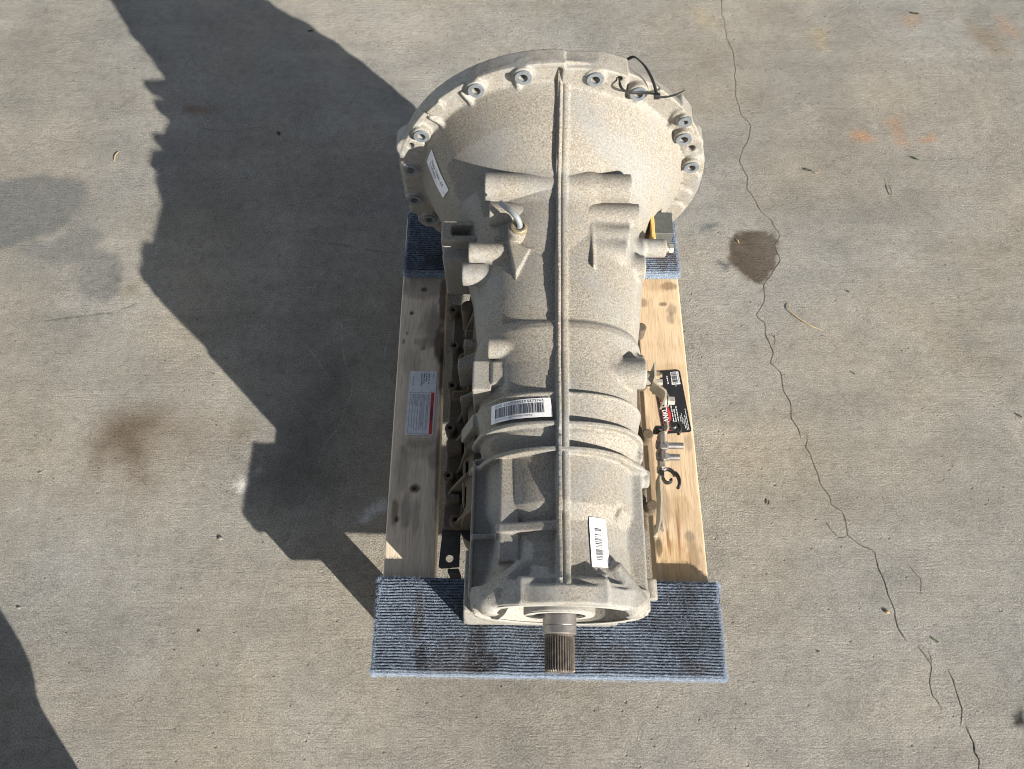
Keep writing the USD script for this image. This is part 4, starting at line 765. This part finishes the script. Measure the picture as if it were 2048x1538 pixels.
case.cyl('v', 0, 0, .1090, .112, .166, k=.002, sub=True, rnd=.003, r1=.076)
case.cyl('v', 0, 0, .049, .1185, .20, k=.004, rnd=.001)
for s in (-1, 1): case.box(min(s * .043, s * .056), max(s * .043, s * .056), .1300, .160, .015, .093, r=.002, k=.004)
case.cyl('v', 0, 0, .034, .10, .150, k=.001, sub=True, rnd=.001)
for u, w in ((-.103, .028), (.104, .020), (-.052, .090), (.05, .09)): case.cyl('v', u, w, .0048, .10, .140, k=.001, sub=True, rnd=.0005)
SPLIT = .3245
vv = case.ax[1].astype(np.float32)[None, :, None]
cast('main_case', case, 'cast_aluminium', np.maximum(case.D, SPLIT - vv))
cast('tail_housing', case, 'cast_aluminium', np.maximum(case.D, vv - SPLIT))

# --- the parting seam along the top: a rough flash line, a groove and a smooth land
def seam():
    vs = np.arange(.1200, .8830, .0012); n = len(vs); r_ = np.random.default_rng(77)
    z0 = interp(vs, SPINE); k = np.ones(5) / 5; z0 = np.convolve(np.pad(z0, 2, 'edge'), k, 'valid')
    rough = 0.6 * np.convolve(np.pad(r_.normal(size=n), 1, 'edge'), np.ones(3) / 3, 'valid'); slow = np.convolve(np.pad(r_.normal(size=n), 20, 'edge'), np.ones(41) / 41, 'valid') * 6
    side = np.convolve(np.pad(r_.normal(size=n), 2, 'edge'), np.ones(5) / 5, 'valid')
    gap = np.interp(vs, [.1, .148, .150, .335, .337, .3445, .3465, .41, .412, .50, .502, .60, .602, .74, .9], [0, 0, 1, 1, .25, .25, 1, 1, .6, .6, 1, 1, .7, .7, .7])
    prof = [(-.0086, -.016, 0, 0), (-.0086, -.0012, 0, 0), (-.0066, -.0004, 0, 0), (-.0062, .0024, 1, 1), (-.0050, .0031, 1, 1), (-.0022, .0029, 1, .6), (-.0016, -.0010, 0, .3), (-.0003, -.0013, 0, 0), (.0006, .0004, 0, 0), (.0030, .0009, 0, 0), (.0070, .0006, 0, 0), (.0084, -.0008, 0, 0), (.0086, -.016, 0, 0)]
    V = []
    for pu, pw, q_, q2 in prof:
        h = pw * (gap if q_ else 1) + q_ * (.0005 * rough + .0004 * slow)
        V.append(np.stack([pu + q2 * .0005 * side + 0 * vs, vs, z0 + h], 1))
    V = np.stack(V, 1); m = len(prof); V = V.reshape(-1, 3)
    i, j = np.meshgrid(np.arange(n - 1), np.arange(m - 1), indexing='ij'); a = (i * m + j).ravel()
    F = np.concatenate([np.stack([a, a + m, a + m + 1], 1), np.stack([a, a + m + 1, a + 1], 1)])
    caps = [(0, j, j + 1) for j in range(1, m - 1)] + [((n - 1) * m, (n - 1) * m + j + 1, (n - 1) * m + j) for j in range(1, m - 1)]
    t = trimesh.Trimesh(V, np.concatenate([F, np.array(caps)]), process=False)
    if t.face_normals[:, 2].sum() < 0: t.invert()
    obj('parting_seam', t, 'cast_aluminium', trans, smooth=35)
seam()

# --- pan rail with its bolt bosses
rail = Volume((-.192, .19, -.140), (.176, .68, .012), .0020)
rail.box(-.178, .150, .262, .672, -.134, -.120, r=.002, k=.004)
rail.poly([(-.150, -.125), (-.139, -.040), (-.126, -.006), (-.10, -.006), (-.10, -.125)], 'v', .262, .664, k=.003)      # the darker brown side wall above it
for v0, v1, w0, w1 in ((.612, .648, -.108, -.040), (.560, .602, -.112, -.035), (.515, .540, -.100, -.050), (.452, .492, -.110, -.030), (.405, .440, -.108, -.045), (.330, .348, -.105, -.03), (.275, .308, -.110, -.035)):
    rail.box(-.170, -.128, v0, v1, w0, w1, r=.004, k=.003, sub=True)
for v, w0, w1, u0 in ((.655, -.125, -.02, -.158), (.607, -.125, -.035, -.160), (.548, -.125, -.02, -.166), (.500, -.125, -.03, -.158), (.446, -.125, -.015, -.162), (.400, -.125, -.02, -.168), (.3545, -.125, .0, -.160), (.3185, -.125, -.01, -.172), (.268, -.125, -.04, -.160)):
    rail.poly([(u0, w0), (u0 + .006, w0 + .03), (-.138, w1), (-.11, w1 + .006), (-.11, w0)], 'v', v - .0028, v + .0028, k=.003)
rail.cyl('u', .580, -.075, .014, -.152, -.12, k=.004); rail.cyl('u', .580, -.075, .008, -.160, -.14, k=.001, sub=True)
rail.cyl('u', .470, -.070, .009, -.168, -.12, k=.004); rail.cyl('w', -.150, .535, .011, -.125, -.06, k=.004); rail.cyl('w', -.148, .625, .012, -.125, -.045, k=.004)
RAIL = [(-.178, .650), (-.172, .579), (-.172, .503), (-.172, .426), (-.171, .344), (-.156, .272)]
for u, v in RAIL:
    rail.cyl('w', u, v, .0095, -.134, -.100, k=.004, rnd=.001); rail.cyl('w', u, v, .0035, -.112, -.09, k=.001, sub=True, rnd=.0004)
for u, v in ((.155, .62), (.155, .52), (.155, .42), (.155, .30)): rail.cyl('w', u, v, .0095, -.134, -.100, k=.004, rnd=.001)
rail.box(-.176, -.150, .380, .400, -.134, -.085, r=.002, k=.004)
rail.box(-.174, -.150, .300, .312, -.134, -.092, r=.002, k=.004)
cast('pan_rail', rail, 'cast_aluminium_brown')

# --- oil pan and the black bracket beside it
def tray(u0, u1, v0, v1, w0, w1, r):
    from shapely.geometry import box
    a = trimesh.creation.extrude_polygon(box(u0 + r, v0 + r, u1 - r, v1 - r).buffer(r, quad_segs=5), w1 - w0, engine='earcut'); a.apply_translation((0, 0, w0)); return a
obj('oil_pan', trimesh.util.concatenate([tray(-.150, .135, .245, .650, -.2225, -.137, .02), tray(-.174, .148, .268, .668, -.1368, -.1343, .008)]), 'pan_black', trans)
from shapely.geometry import Polygon as _P, Point as _Pt
pl = _P([(-.183, .205), (-.178, .203), (-.150, .206), (-.150, .310), (-.176, .310), (-.178, .298)]).buffer(-.001).buffer(.001).difference(_Pt(-.166, .219).buffer(.0062, quad_segs=8))
m = trimesh.creation.extrude_polygon(pl, .004, engine='earcut'); m.apply_translation((0, 0, -.146))
brk = obj('pan_bracket', trimesh.util.concatenate([m, tray(-.168, -.150, .196, .203, -.2, -.1425, .002)]), 'pan_black', trans, label='black bracket plate with a round hole')

# --- output shaft
def lathe(prof, n=64):
    m = trimesh.creation.revolve(np.array(prof), sections=n); m.apply_transform(trimesh.transformations.rotation_matrix(math.pi / 2, (1, 0, 0))); return m     # the profile's height becomes -v
def along_v(prof, n=64):
    m = trimesh.creation.revolve(np.array([(r, v) for r, v in prof]), sections=n)
    R = np.array([[1, 0, 0, 0], [0, 0, 1, 0], [0, 1, 0, 0], [0, 0, 0, 1.0]]); m.apply_transform(R); m.fix_normals(); return m
sh = obj('output_shaft', along_v([(0, .093), (.0212, .093), (.0228, .0945), (.0228, .1035), (.0222, .1043), (.0228, .1052), (.0228, .117), (.0236, .1185), (.0236, .150), (0, .150)]), 'steel', trans, smooth=35)
obj('oil_seal', along_v([(.0242, .124), (.0335, .1225), (.0335, .140), (.0242, .140), (.0242, .124)]), 'black_plastic', trans, smooth=35)
nt, V, F = 36, [], []
rads = [(.0178, .0455), (.0196, .0470), (.0203, .0480), (.0203, .0885), (.0192, .0905), (.0192, .0932)]
for r, v in rads:
    for t in range(nt * 6):
        a = 2 * math.pi * t / (nt * 6); ph = t % 6; depth = .0016 if .047 <= v < .09 else 0.0
        rr = r - depth * (1 if ph in (3, 4) else 0.5 if ph in (2, 5) else 0); V.append((rr * math.cos(a), v, rr * math.sin(a)))
n = nt * 6
for i in range(len(rads) - 1):
    for t in range(n): a, b = i * n + t, i * n + (t + 1) % n; F += [(a, a + n, b + n), (a, b + n, b)]
k = len(V); V.append((0, .0455, 0))
for t in range(n): F.append((k, t, (t + 1) % n))
m = trimesh.Trimesh(np.array(V), np.array(F), process=False); m.fix_normals()
obj('spline', m, 'spline_steel', sh, smooth=25)

# --- stickers that follow the casting under them
def patch(surface, lo, hi, nu, nv, off, curl=None):
    """A thin sheet over surface(s, t) for s, t in [0, 1], lifted by off along the surface's normal."""
    S, T = np.meshgrid(np.linspace(lo[0], hi[0], nu), np.linspace(lo[1], hi[1], nv), indexing='ij')
    P = surface(S, T); e = 1e-3
    n = np.cross(surface(S + e, T) - P, surface(S, T + e) - P); n /= np.linalg.norm(n, axis=-1, keepdims=True) + 1e-12
    if n[..., 2].mean() < 0: n = -n; flip = True
    else: flip = False
    A, B = P + n * off, P + n * (off - .0003); V = np.concatenate([A.reshape(-1, 3), B.reshape(-1, 3)]); k = nu * nv
    i, j = np.meshgrid(np.arange(nu - 1), np.arange(nv - 1), indexing='ij'); a = (i * nv + j).ravel()
    F = np.concatenate([np.stack([a, a + nv, a + nv + 1], 1), np.stack([a, a + nv + 1, a + 1], 1)])
    if flip: F = F[:, ::-1]
    E_ = []
    ring_ = [j for j in range(nv)] + [i * nv + nv - 1 for i in range(1, nu)] + [(nu - 1) * nv + j for j in range(nv - 2, -1, -1)] + [i * nv for i in range(nu - 2, 0, -1)]
    for x, y in zip(ring_, ring_[1:] + ring_[:1]): E_ += [(x, y, y + k), (x, y + k, x + k)]
    return V, np.concatenate([F, F[:, ::-1] + k, np.array(E_)])
def wrapped(surface, m, W, H, off):
    """A flat mesh in label metres (x along s, y along t, z out) laid on surface(s, t) of a W x H label."""
    m = m.subdivide_to_size(.004) if m.edges_unique_length.max() > .006 else m
    v = np.array(m.vertices); s_, t = v[:, 0] / W, v[:, 1] / H; P = surface(s_, t); e = 1e-3
    n = np.cross(surface(s_ + e, t) - P, surface(s_, t + e) - P); n /= np.linalg.norm(n, axis=-1, keepdims=True) + 1e-12
    return trimesh.Trimesh(P + n * (off + v[:, 2:3]), m.faces, process=False)
def barcode(x0, x1, y0, y1, r, unit=.00045):
    out, x = [], x0
    while x < x1:
        w = unit * r.choice([1, 1, 2, 3]); out.append((x, y0, min(x + w, x1), y1)); x += w + unit * r.choice([1, 1, 2, 3])
    return out
def case_surface(c00, c10, c11, c01, rr, nn=2.0, ww=1.0):
    """(u, v) corners of a label on the main case: s along the first edge, t along the second; height from a smooth tube of radius rr."""
    c00, c10, c11, c01 = map(np.array, (c00, c10, c11, c01))
    def f(s_, t):
        s_, t = np.asarray(s_)[..., None], np.asarray(t)[..., None]
        uv = c00 * (1 - s_) * (1 - t) + c10 * s_ * (1 - t) + c11 * s_ * t + c01 * (1 - s_) * t
        R = rr(uv[..., 1]) if callable(rr) else rr
        return np.stack([uv[..., 0], uv[..., 1], np.maximum(R ** nn - np.abs(uv[..., 0] / ww) ** nn, 1e-7) ** (1 / nn)], -1)
    return f
r = np.random.default_rng(3)
# serial label across the ring between the two ribs
band = lambda v: interp(v, CASE_R) + .0012
f1 = case_surface((-.0975, .3625), (-.0135, .3625), (-.0165, .3905), (-.0975, .3905), lambda v: np.maximum(band(v), .1175), 2.4, 1.04)
W1, H1 = .103, .028
l1 = obj('serial_label', patch(f1, (0, 0), (1, 1), 40, 12, .0008), 'paper', trans, label='curved white barcode label on the middle of the case')
t = meshkit.text_mesh('003 1069050019 0172743', .0036, .0001); t.apply_scale([.083 / (t.bounds[1][0] - t.bounds[0][0]), 1, 1]); t.apply_translation((.007, .0225, 0)); obj('serial_text', wrapped(f1, t, W1, H1, .0009), 'ink', l1, smooth=False)
obj('barcode_bars', wrapped(f1, bars_mesh(barcode(.007, .0905, .0065, .0212, r, .00042), .0001), W1, H1, .0009), 'ink', l1, smooth=False)
t = meshkit.text_mesh('(001)10690500190172743', .0022, .0001); t.apply_scale([.062 / (t.bounds[1][0] - t.bounds[0][0]), 1, 1]); t.apply_translation((.007, .0024, 0)); obj('small_text', wrapped(f1, t, W1, H1, .0009), 'ink_faded', l1, smooth=False)
# label on the tail, its code running along the shaft
f2 = case_surface((.0345, .233), (.0365, .168), (.0610, .169), (.0575, .233), lambda v: np.maximum(interp(v, CASE_R), .0945) + .0006)
W2, H2 = .073, .031
l2 = obj('tail_label', patch(f2, (0, 0), (1, 1), 24, 12, .0010), 'paper', trans, label='narrow white barcode label on the tail housing')
obj('barcode_bars', wrapped(f2, bars_mesh(barcode(.014, .064, .0085, .0205, r, .0005), .0001), W2, H2, .0011), 'ink', l2, smooth=False)
obj('small_text', wrapped(f2, bars_mesh(fine_print(.016, .062, .0215, .0016, r), .0001), W2, H2, .0011), 'ink_faded', l2, smooth=False)
# slanted handwritten label on the left of the bell
def f3(s_, t):
    s_, t = np.asarray(s_), np.asarray(t)
    th = np.radians((154.5 + 2.0 * s_) * t + (162.5 + 2.6 * s_) * (1 - t)); v = (.8395 - .065 * s_) * t + (.8385 - .060 * s_) * (1 - t)
    R = interp(v, BELL_R) + .0006
    return np.stack([C0 + R * np.cos(th), v, R * np.sin(th)], -1)
W3, H3 = .078, .032
l3 = obj('handwritten_label', patch(f3, (0, 0), (1, 1), 24, 10, .0012), 'paper', trans, label='slanted white handwritten label on the bell housing')
for txt, x0, ln, y, hh in (('7G42-7050-AA', .012, .052, .0165, .0062), ('C-35 M002', .011, .031, .0085, .0046)):
    t = meshkit.text_mesh(txt, hh, .0001, True); t.apply_scale([ln / (t.bounds[1][0] - t.bounds[0][0]), 1, 1]); t.apply_translation((x0, y, 0)); obj('pen_text', wrapped(f3, t, W3, H3, .0013), 'ink', l3, smooth=False)
obj('small_print', wrapped(f3, bars_mesh(fine_print(.012, .05, .004, .0016, r), .0001), W3, H3, .0013), 'ink_faded', l3, smooth=False)

# --- bushings in the flange's bolt holes
ringm = along_v([(.0068, .0), (.0122, .0), (.0126, .0006), (.0126, .004), (.0068, .004), (.0068, .0)], 32)
for u, w, hole in BOSS:
    if hole: m = ringm.copy(); m.apply_translation((u, .8408, w)); obj('bushing', m, 'bushing_steel', trans, smooth=35)
m = along_v([(.0044, .0), (.0105, .0), (.0105, .004), (.0044, .004), (.0044, .0)], 28); m.apply_translation((.194, .8418, .160)); obj('bushing', m, 'bushing_steel', trans, smooth=35)

# --- breather hose and its fitting
def disc_w(prof, at):
    m = trimesh.creation.revolve(np.array(prof), sections=40); m.apply_translation(at); return m
fit = obj('hose_fitting', disc_w([(.0045, -.006), (.0125, -.006), (.0125, .001), (.0112, .0026), (.0085, .003), (.0078, .0012), (.0045, .001), (.0045, -.006)], (-.063, .650, .1475)), 'brass', trans, smooth=40)
hp = smoothpath([(-.063, .650, .146), (-.063, .651, .158), (-.069, .657, .1665), (-.079, .668, .1665), (-.0905, .684, .160)], 30)
hose = tube(hp, .0044, 14); obj('breather_hose', hose, 'hose_grey', fit, smooth=40)

# --- right hand side: sensor connector, brackets, bolts, studs and clip
def B(u0, u1, v0, v1, w0, w1, r_=.001):
    b = trimesh.creation.box((u1 - u0 - 2 * r_, v1 - v0 - 2 * r_, w1 - w0 - 2 * r_)); import manifold3d as mf
    pts = np.concatenate([np.array(b.vertices) + r_ * np.array(d) for d in ((1, 0, 0), (-1, 0, 0), (0, 1, 0), (0, -1, 0), (0, 0, 1), (0, 0, -1))]); h = trimesh.Trimesh(pts, process=False).convex_hull
    h.apply_translation(((u0 + u1) / 2, (v0 + v1) / 2, (w0 + w1) / 2)); return h
cat_ = trimesh.util.concatenate
def rod(axis, a, b, r_, t0, t1, seg=20, hexa=False):
    m = trimesh.creation.cylinder(r_, t1 - t0, sections=6 if hexa else seg); m.apply_translation((0, 0, (t0 + t1) / 2))
    R = {'u': [[0, 0, 1], [1, 0, 0], [0, 1, 0]], 'v': [[1, 0, 0], [0, 0, 1], [0, -1, 0]], 'w': np.eye(3)}[axis]; T = np.eye(4); T[:3, :3] = np.array(R)
    if np.linalg.det(T[:3, :3]) < 0: T[:3, :3][:, 0] *= -1
    m.apply_transform(T); m.apply_translation({'u': (0, a, b), 'v': (a, 0, b), 'w': (a, b, 0)}[axis]); m.fix_normals(); return m
con = obj('sensor_connector', cat_([B(.1612, .193, .7235, .7670, -.012, .0335), B(.150, .1555, .7275, .760, -.005, .026), B(.181, .188, .762, .778, -.02, .016), B(.140, .151, .741, .757, .0, .02, .002)]), 'grey_plastic', trans, smooth=30, label='dark grey plastic connector with a tan locking plate')
obj('locking_plate', B(.1550, .1612, .709, .7725, -.008, .0390), 'tan_plastic', con, smooth=30)
obj('connector_lug', B(.128, .152, .733, .744, .002, .020, .003), 'cast_aluminium', trans, smooth=30)
bolt = obj('bolt', cat_([rod('u', .679, .056, .0062, .168, .177), rod('u', .679, .056, .0078, .177, .184, hexa=True)]), 'zinc', trans, smooth=30)
def strip(path, thick, w0, w1):
    from shapely.geometry import LineString
    m = trimesh.creation.extrude_polygon(LineString(path).buffer(thick / 2, cap_style='flat', join_style='round'), w1 - w0, engine='earcut'); m.apply_translation((0, 0, w0)); return m
hb = obj('shift_bracket', cat_([strip([(.1595, .515), (.1585, .490), (.1555, .481), (.1655, .472), (.1725, .466), (.1738, .461), (.1720, .453), (.1695, .447)], .0032, -.058, -.024), B(.158, .172, .473, .492, -.0585, -.055)]), 'dusty_tin', trans, smooth=35)
obj('boss_stud', rod('u', .493, -.040, .0125, .110, .158, 28), 'cast_aluminium', trans, smooth=35)
obj('bolt', cat_([rod('u', .497, -.035, .0068, .160, .167, hexa=True), rod('u', .497, -.035, .004, .166, .171)]), 'brass', trans, smooth=30)
obj('bolt', cat_([rod('u', .455, -.040, .0105, .172, .1755), rod('u', .455, -.040, .0098, .1775, .1795), rod('u', .455, -.040, .0070, .1795, .189, hexa=True)]), 'zinc', trans, smooth=30)
obj('bolt', rod('u', .487, -.040, .0055, .160, .172, hexa=True), 'zinc', trans, smooth=30)
obj('shift_lever', cat_([B(.1595, .1665, .349, .396, -.062, -.020, .002), B(.1575, .1685, .3665, .3745, -.060, -.017, .001), B(.158, .166, .340, .352, -.064, -.030, .002)]), 'steel', trans, smooth=30)
obj('lever_strip', cat_([strip([(.1735, .417), (.1745, .405), (.1715, .399), (.160, .3965)], .0026, -.055, -.030)]), 'dusty_tin', trans, smooth=35)
obj('rubber_plug', cat_([B(.153, .166, .400, .4085, -.05, -.028, .002)]), 'black_plastic', trans, smooth=30)
for v, l in ((.379, .197), (.3605, .190)):
    st = obj('stud', cat_([rod('u', v, -.040, .0052, .155, l)]), 'steel', trans, smooth=30); obj('nut', rod('u', v, -.040, .0072, .1672, .1735, hexa=True), 'bright_steel', st, smooth=30)
obj('long_bracket', cat_([strip([(.1640, .352), (.1655, .346), (.1585, .331), (.1575, .320), (.1580, .295), (.1545, .262), (.1495, .243)], .0024, -.072, -.036), B(.150, .1545, .243, .262, -.074, -.070)]), 'dusty_tin', trans, smooth=35)
obj('foil_scrap', cat_([B(.1545, .1615, .250, .266, -.060, -.0585, .0005), strip([(.155, .268), (.158, .258), (.1605, .248)], .0008, -.062, -.050)]), 'bright_steel', trans, smooth=30)
cp = obj('cable_clip', cat_([tube(smoothpath([(.161, .334, -.042), (.166, .3405, -.042), (.173, .341, -.042), (.179, .3365, -.042), (.1815, .331, -.042)], 20), .0027, 8, 2.2), tube(smoothpath([(.162, .333, -.042), (.1635, .325, -.042), (.168, .320, -.042), (.1735, .321, -.042), (.1745, .326, -.042)], 20), .0024, 8, 2.4),
                            tube(smoothpath([(.181, .3365, -.042), (.1855, .331, -.042), (.1875, .321, -.042), (.1845, .312, -.042)], 16), .0026, 8, 2.4), B(.158, .164, .328, .338, -.05, -.035, .001)]), 'black_plastic', trans, smooth=35)
obj('cable_clip', cat_([tube(smoothpath([(.178, .419, -.048), (.181, .412, -.048), (.187, .411, -.048), (.190, .417, -.048)], 16), .0026, 8, 2.2), tube(smoothpath([(.192, .421, -.048), (.197, .412, -.048), (.193, .402, -.048)], 12), .0028, 8, 2.2)]), 'black_plastic', trans, smooth=35)

# ------------------------------------------------------------------ cable tie through the flange
tie = thing('cable_tie', 'black plastic cable tie looped through the flange of the bell housing', 'cable tie', AXIS, -0.945)
lp = smoothpath([(.136, .836, .223), (.114, .838, .2225), (.095, .835, .227), (.083, .836, .236), (.0805, .846, .240), (.0805, .872, .238), (.083, .889, .233), (.092, .894, .231), (.101, .889, .242), (.108, .874, .2515), (.116, .860, .2530), (.126, .848, .245), (.134, .840, .232), (.1375, .837, .2225)], 90)
obj('strap', tube(lp, .0027, 8, .45, up=(.3, 1, .2)), 'black_plastic', tie, smooth=40)
obj('strap_end', tube(smoothpath([(.1385, .832, .2225), (.152, .832, .222), (.168, .833, .2275), (.1775, .834, .2335)], 20), np.r_[np.full(12, .0024), np.linspace(.0024, .0010, 8)], 8, .45, up=(0, 1, .2)), 'black_plastic', tie, smooth=40)
obj('lock', B(.1335, .1425, .829, .8365, .2185, .2265, .001), 'black_plastic', tie, smooth=30)

# --- machined faces of the tail: ring, bearing boss
from shapely.geometry import box as _box
ring2 = _Pt(0, 0).buffer(.1150, quad_segs=24).difference(_Pt(0, 0).buffer(.1035, quad_segs=24)).intersection(_box(-.2, -.2, .2, .1055))
for u, w in ((-.103, .028), (.104, .020)):
    ring2 = ring2.union(_Pt(u, w).buffer(.0120)).difference(_Pt(u, w).buffer(.0056))
ring2 = ring2.union(_Pt(0, 0).buffer(.0470, quad_segs=24).difference(_Pt(0, 0).buffer(.0360, quad_segs=24)))
fc = cat_([trimesh.creation.extrude_polygon(g, .0014, engine='earcut') for g in getattr(ring2, 'geoms', [ring2])])
fc.apply_transform(trimesh.transformations.rotation_matrix(math.pi / 2, (1, 0, 0))); fc.apply_translation((0, .1188, 0))
obj('machined_face', fc, 'machined_face', trans, smooth=False)

# ------------------------------------------------------------------ debris on the concrete
flake('leaf', 'dark oval leaf near the top right edge of the concrete', 'leaf', 1.1196, 1.7679, .026, .010, -.3, 'dry_leaf', seed=1)
flake('leaf', 'dark leaf scrap lying between the crack and the rusty stain', 'leaf', .7339, 1.2217, .022, .010, -.1, 'dry_leaf', seed=2)
flake('leaf', 'small dark leaf beside the long curved straw', 'leaf', .7669, .875, .012, .006, -.7, 'dry_leaf', seed=3)
flake('leaf', 'black leaf at the right edge of the concrete, level with the black tag', 'leaf', 1.0736, .5707, .017, .007, -.6, 'dry_leaf', seed=4)
flake('leaf', 'pointed green leaf beside the lower end of the crack', 'leaf', .7914, .1203, .019, .0065, -.75, 'green_leaf', seed=5)
flake('leaf', 'dark curled leaf just right of the right plank', 'leaf', .5157, .3826, .016, .006, 1.1, 'dry_leaf', seed=6)
flake('leaf', 'dark leaf lying within the upper part of the transmission shadow', 'leaf', -.5522, 1.7004, .024, .010, 0, 'dry_leaf', seed=7)
flake('leaf', 'dark leaf lying in the shadow just left of the bell housing', 'leaf', -.5928, 1.3391, .020, .012, -.9, 'dry_leaf', seed=8)
flake('leaf', 'tiny dark leaf flake right of the crack, near the black tag', 'leaf', .7413, .6689, .012, .005, -.4, 'dry_leaf', seed=9)
flake('leaf', 'pale leaf scrap touching the dark leaf scrap by the crack', 'leaf', .752, 1.2125, .012, .006, -.2, 'dry_straw', seed=10)
def twig(name, label, cat, pts, rad, mat_):
    P = smoothpath([(x, y, rad * .8 + .0006 + (0.003 if 0 < i < len(pts) - 1 else 0)) for i, (x, y) in enumerate(pts)], 24); r_ = rad * np.interp(np.linspace(0, 1, 24), [0, .1, .8, 1], [.5, 1, 1, .35])
    tag(obj(name, tube(P, r_, 6), mat_, smooth=50), label, cat)
twig('straw', 'long curved straw right of the crack', 'straw', [(.6296, .8428), (.6274, .8238), (.6421, .8049), (.6614, .7883), (.6887, .7771)], .0011, 'dry_straw')
twig('straw', 'short bright straw alone on the far left concrete', 'straw', [(-.9889, 1.2486), (-.99, 1.2669), (-.9839, 1.2827)], .0010, 'dry_straw')
twig('straw', 'stub of straw lying in the round oil stain', 'straw', [(.5301, 1.017), (.5328, 1.0116), (.5353, 1.0064)], .0011, 'dry_straw')
twig('sprig', 'thin dark green sprig on the upper right concrete', 'sprig', [(.9957, 1.2642), (1.005, 1.2575), (1.0114, 1.2523), (1.0164, 1.2564)], .0014, 'green_leaf')
twig('twig', 'dark thin twig near the right edge below the upper corner', 'twig', [(.922, 1.145), (.924, 1.16), (.921, 1.178)], .0009, 'dry_leaf')
for i, (x, y, sz, lab) in enumerate(((-.9383, .1779, .006, 'dark pebble near the bottom left shadow'), (-.5873, .1344, .005, 'dark pebble on lit concrete left of the blue carpet'), (-.5762, .3099, .008, 'pebble just left of the transmission shadow'), (.7117, .1707, .008, 'pale pebble between the two lower cracks'), (.5701, .0987, .005, 'small pebble right of the front carpet'), (-.9664, .4451, .006, 'small pebble on the far left concrete'))):
    m = trimesh.creation.icosphere(2, sz / 2); m.vertices *= 1 + .5 * (meshkit.fbm(m.vertices * 260 + i * 7, 2, 60 + i)[:, None] - .5); m.vertices *= (1.2, .9, .6); m.apply_translation((x, y, sz * .24))
    tag(obj('pebble', m, 'pebble_grey' if i != 3 else 'block_wood', smooth=50), lab, 'pebble')

# ------------------------------------------------------------------ the photographer, standing beside the camera; only the shadow falls into the picture
def person():
    t = thing('person', 'person in dark jacket and jeans whose shadow falls across the lower left corner', 'person', (-0.590, -0.40, 0), 0)
    V_ = Volume((-.42, -.34, -.005), (.62, .55, 1.80), .014)
    L = V_.cone
    L((0, 0, 1.02), (0, 0, 1.38), .135, .15, k=.05); L((-.1, 0, .98), (.1, 0, .98), .115, .115, k=.05); L((-.15, 0, 1.40), (.15, 0, 1.40), .075, .075, k=.05)
    L((0, .0, 1.45), (0, .03, 1.56), .055, .052, k=.03); L((0, .04, 1.63), (0, .045, 1.69), .075, .085, k=.02); L((0, .10, 1.60), (0, .115, 1.635), .018, .012, k=.015)
    for s in (-1, 1):
        L((s * .10, 0, .95), (s * .105, .02, .50), .085, .06, k=.04); L((s * .105, .02, .50), (s * .105, .0, .30), .058, .056, k=.02); L((s * .085, .0, .30), (s * .08, -.02, .09), .042, .036, k=.02); L((s * .08, -.04, .045), (s * .09, .15, .035), .040, .034, k=.03)
    hands = {1: (.50, .30, 1.40), -1: (.40, .27, 1.37)}
    for s in (-1, 1):
        sh_, el, ha = (s * .19, 0, 1.40), ((.33, .10, 1.17) if s > 0 else (-.02, .24, 1.17)), hands[s]
        L(sh_, el, .056, .044, k=.03); L(el, ha, .042, .030, k=.02)
        d = np.array(ha) - np.array(el); d /= np.linalg.norm(d); h = np.array(ha); L(h, h + d * .07, .030, .032, k=.015)
        for f in range(4): p = h + d * .07 + np.array([0, 0, (f - 1.5) * .018]); L(p, p + d * (.06 + .012 * (f in (1, 2))) + np.array([.01, 0, .0]), .0105, .009, k=.006)
        p = h + d * .03 + np.array([0, 0, .03]); L(p, p + d * .05 + np.array([0, 0, .03]), .011, .009, k=.006)
    V, F, N = extract(V_); obj('body', (V, F), 'skin', t, normals=N)
    D = V_.D; z = V_.ax[2].astype(np.float32)[None, None, :]; x = V_.ax[0].astype(np.float32)[:, None, None]
    for nm, lo, hi, off, mt in (('jacket', .80, 1.47, .022, 'jacket_cloth'), ('jeans', .08, .90, .014, 'denim')):
        q_ = np.maximum(np.maximum(D - off, lo - z), z - hi)
        if nm == 'jeans': q_ = np.maximum(q_, np.abs(x) - .24)
        else: q_ = np.maximum(q_, x - .47)
        V, F, N = extract(V_, q_.astype(np.float32)); obj(nm, (V, F), mt, t, normals=N)
    y = V_.ax[1].astype(np.float32)[None, :, None]
    q_ = np.maximum(np.maximum(D - .013, np.maximum(1.64 - z, y - .085) + 0 * x), -1.0); V, F, N = extract(V_, q_.astype(np.float32)); obj('hair', (V, F), 'hair_brown', t, normals=N)
    q_ = np.maximum(D - .010, z - .10); V, F, N = extract(V_, q_.astype(np.float32)); obj('shoes', (V, F), 'shoe_leather', t, normals=N)
person()
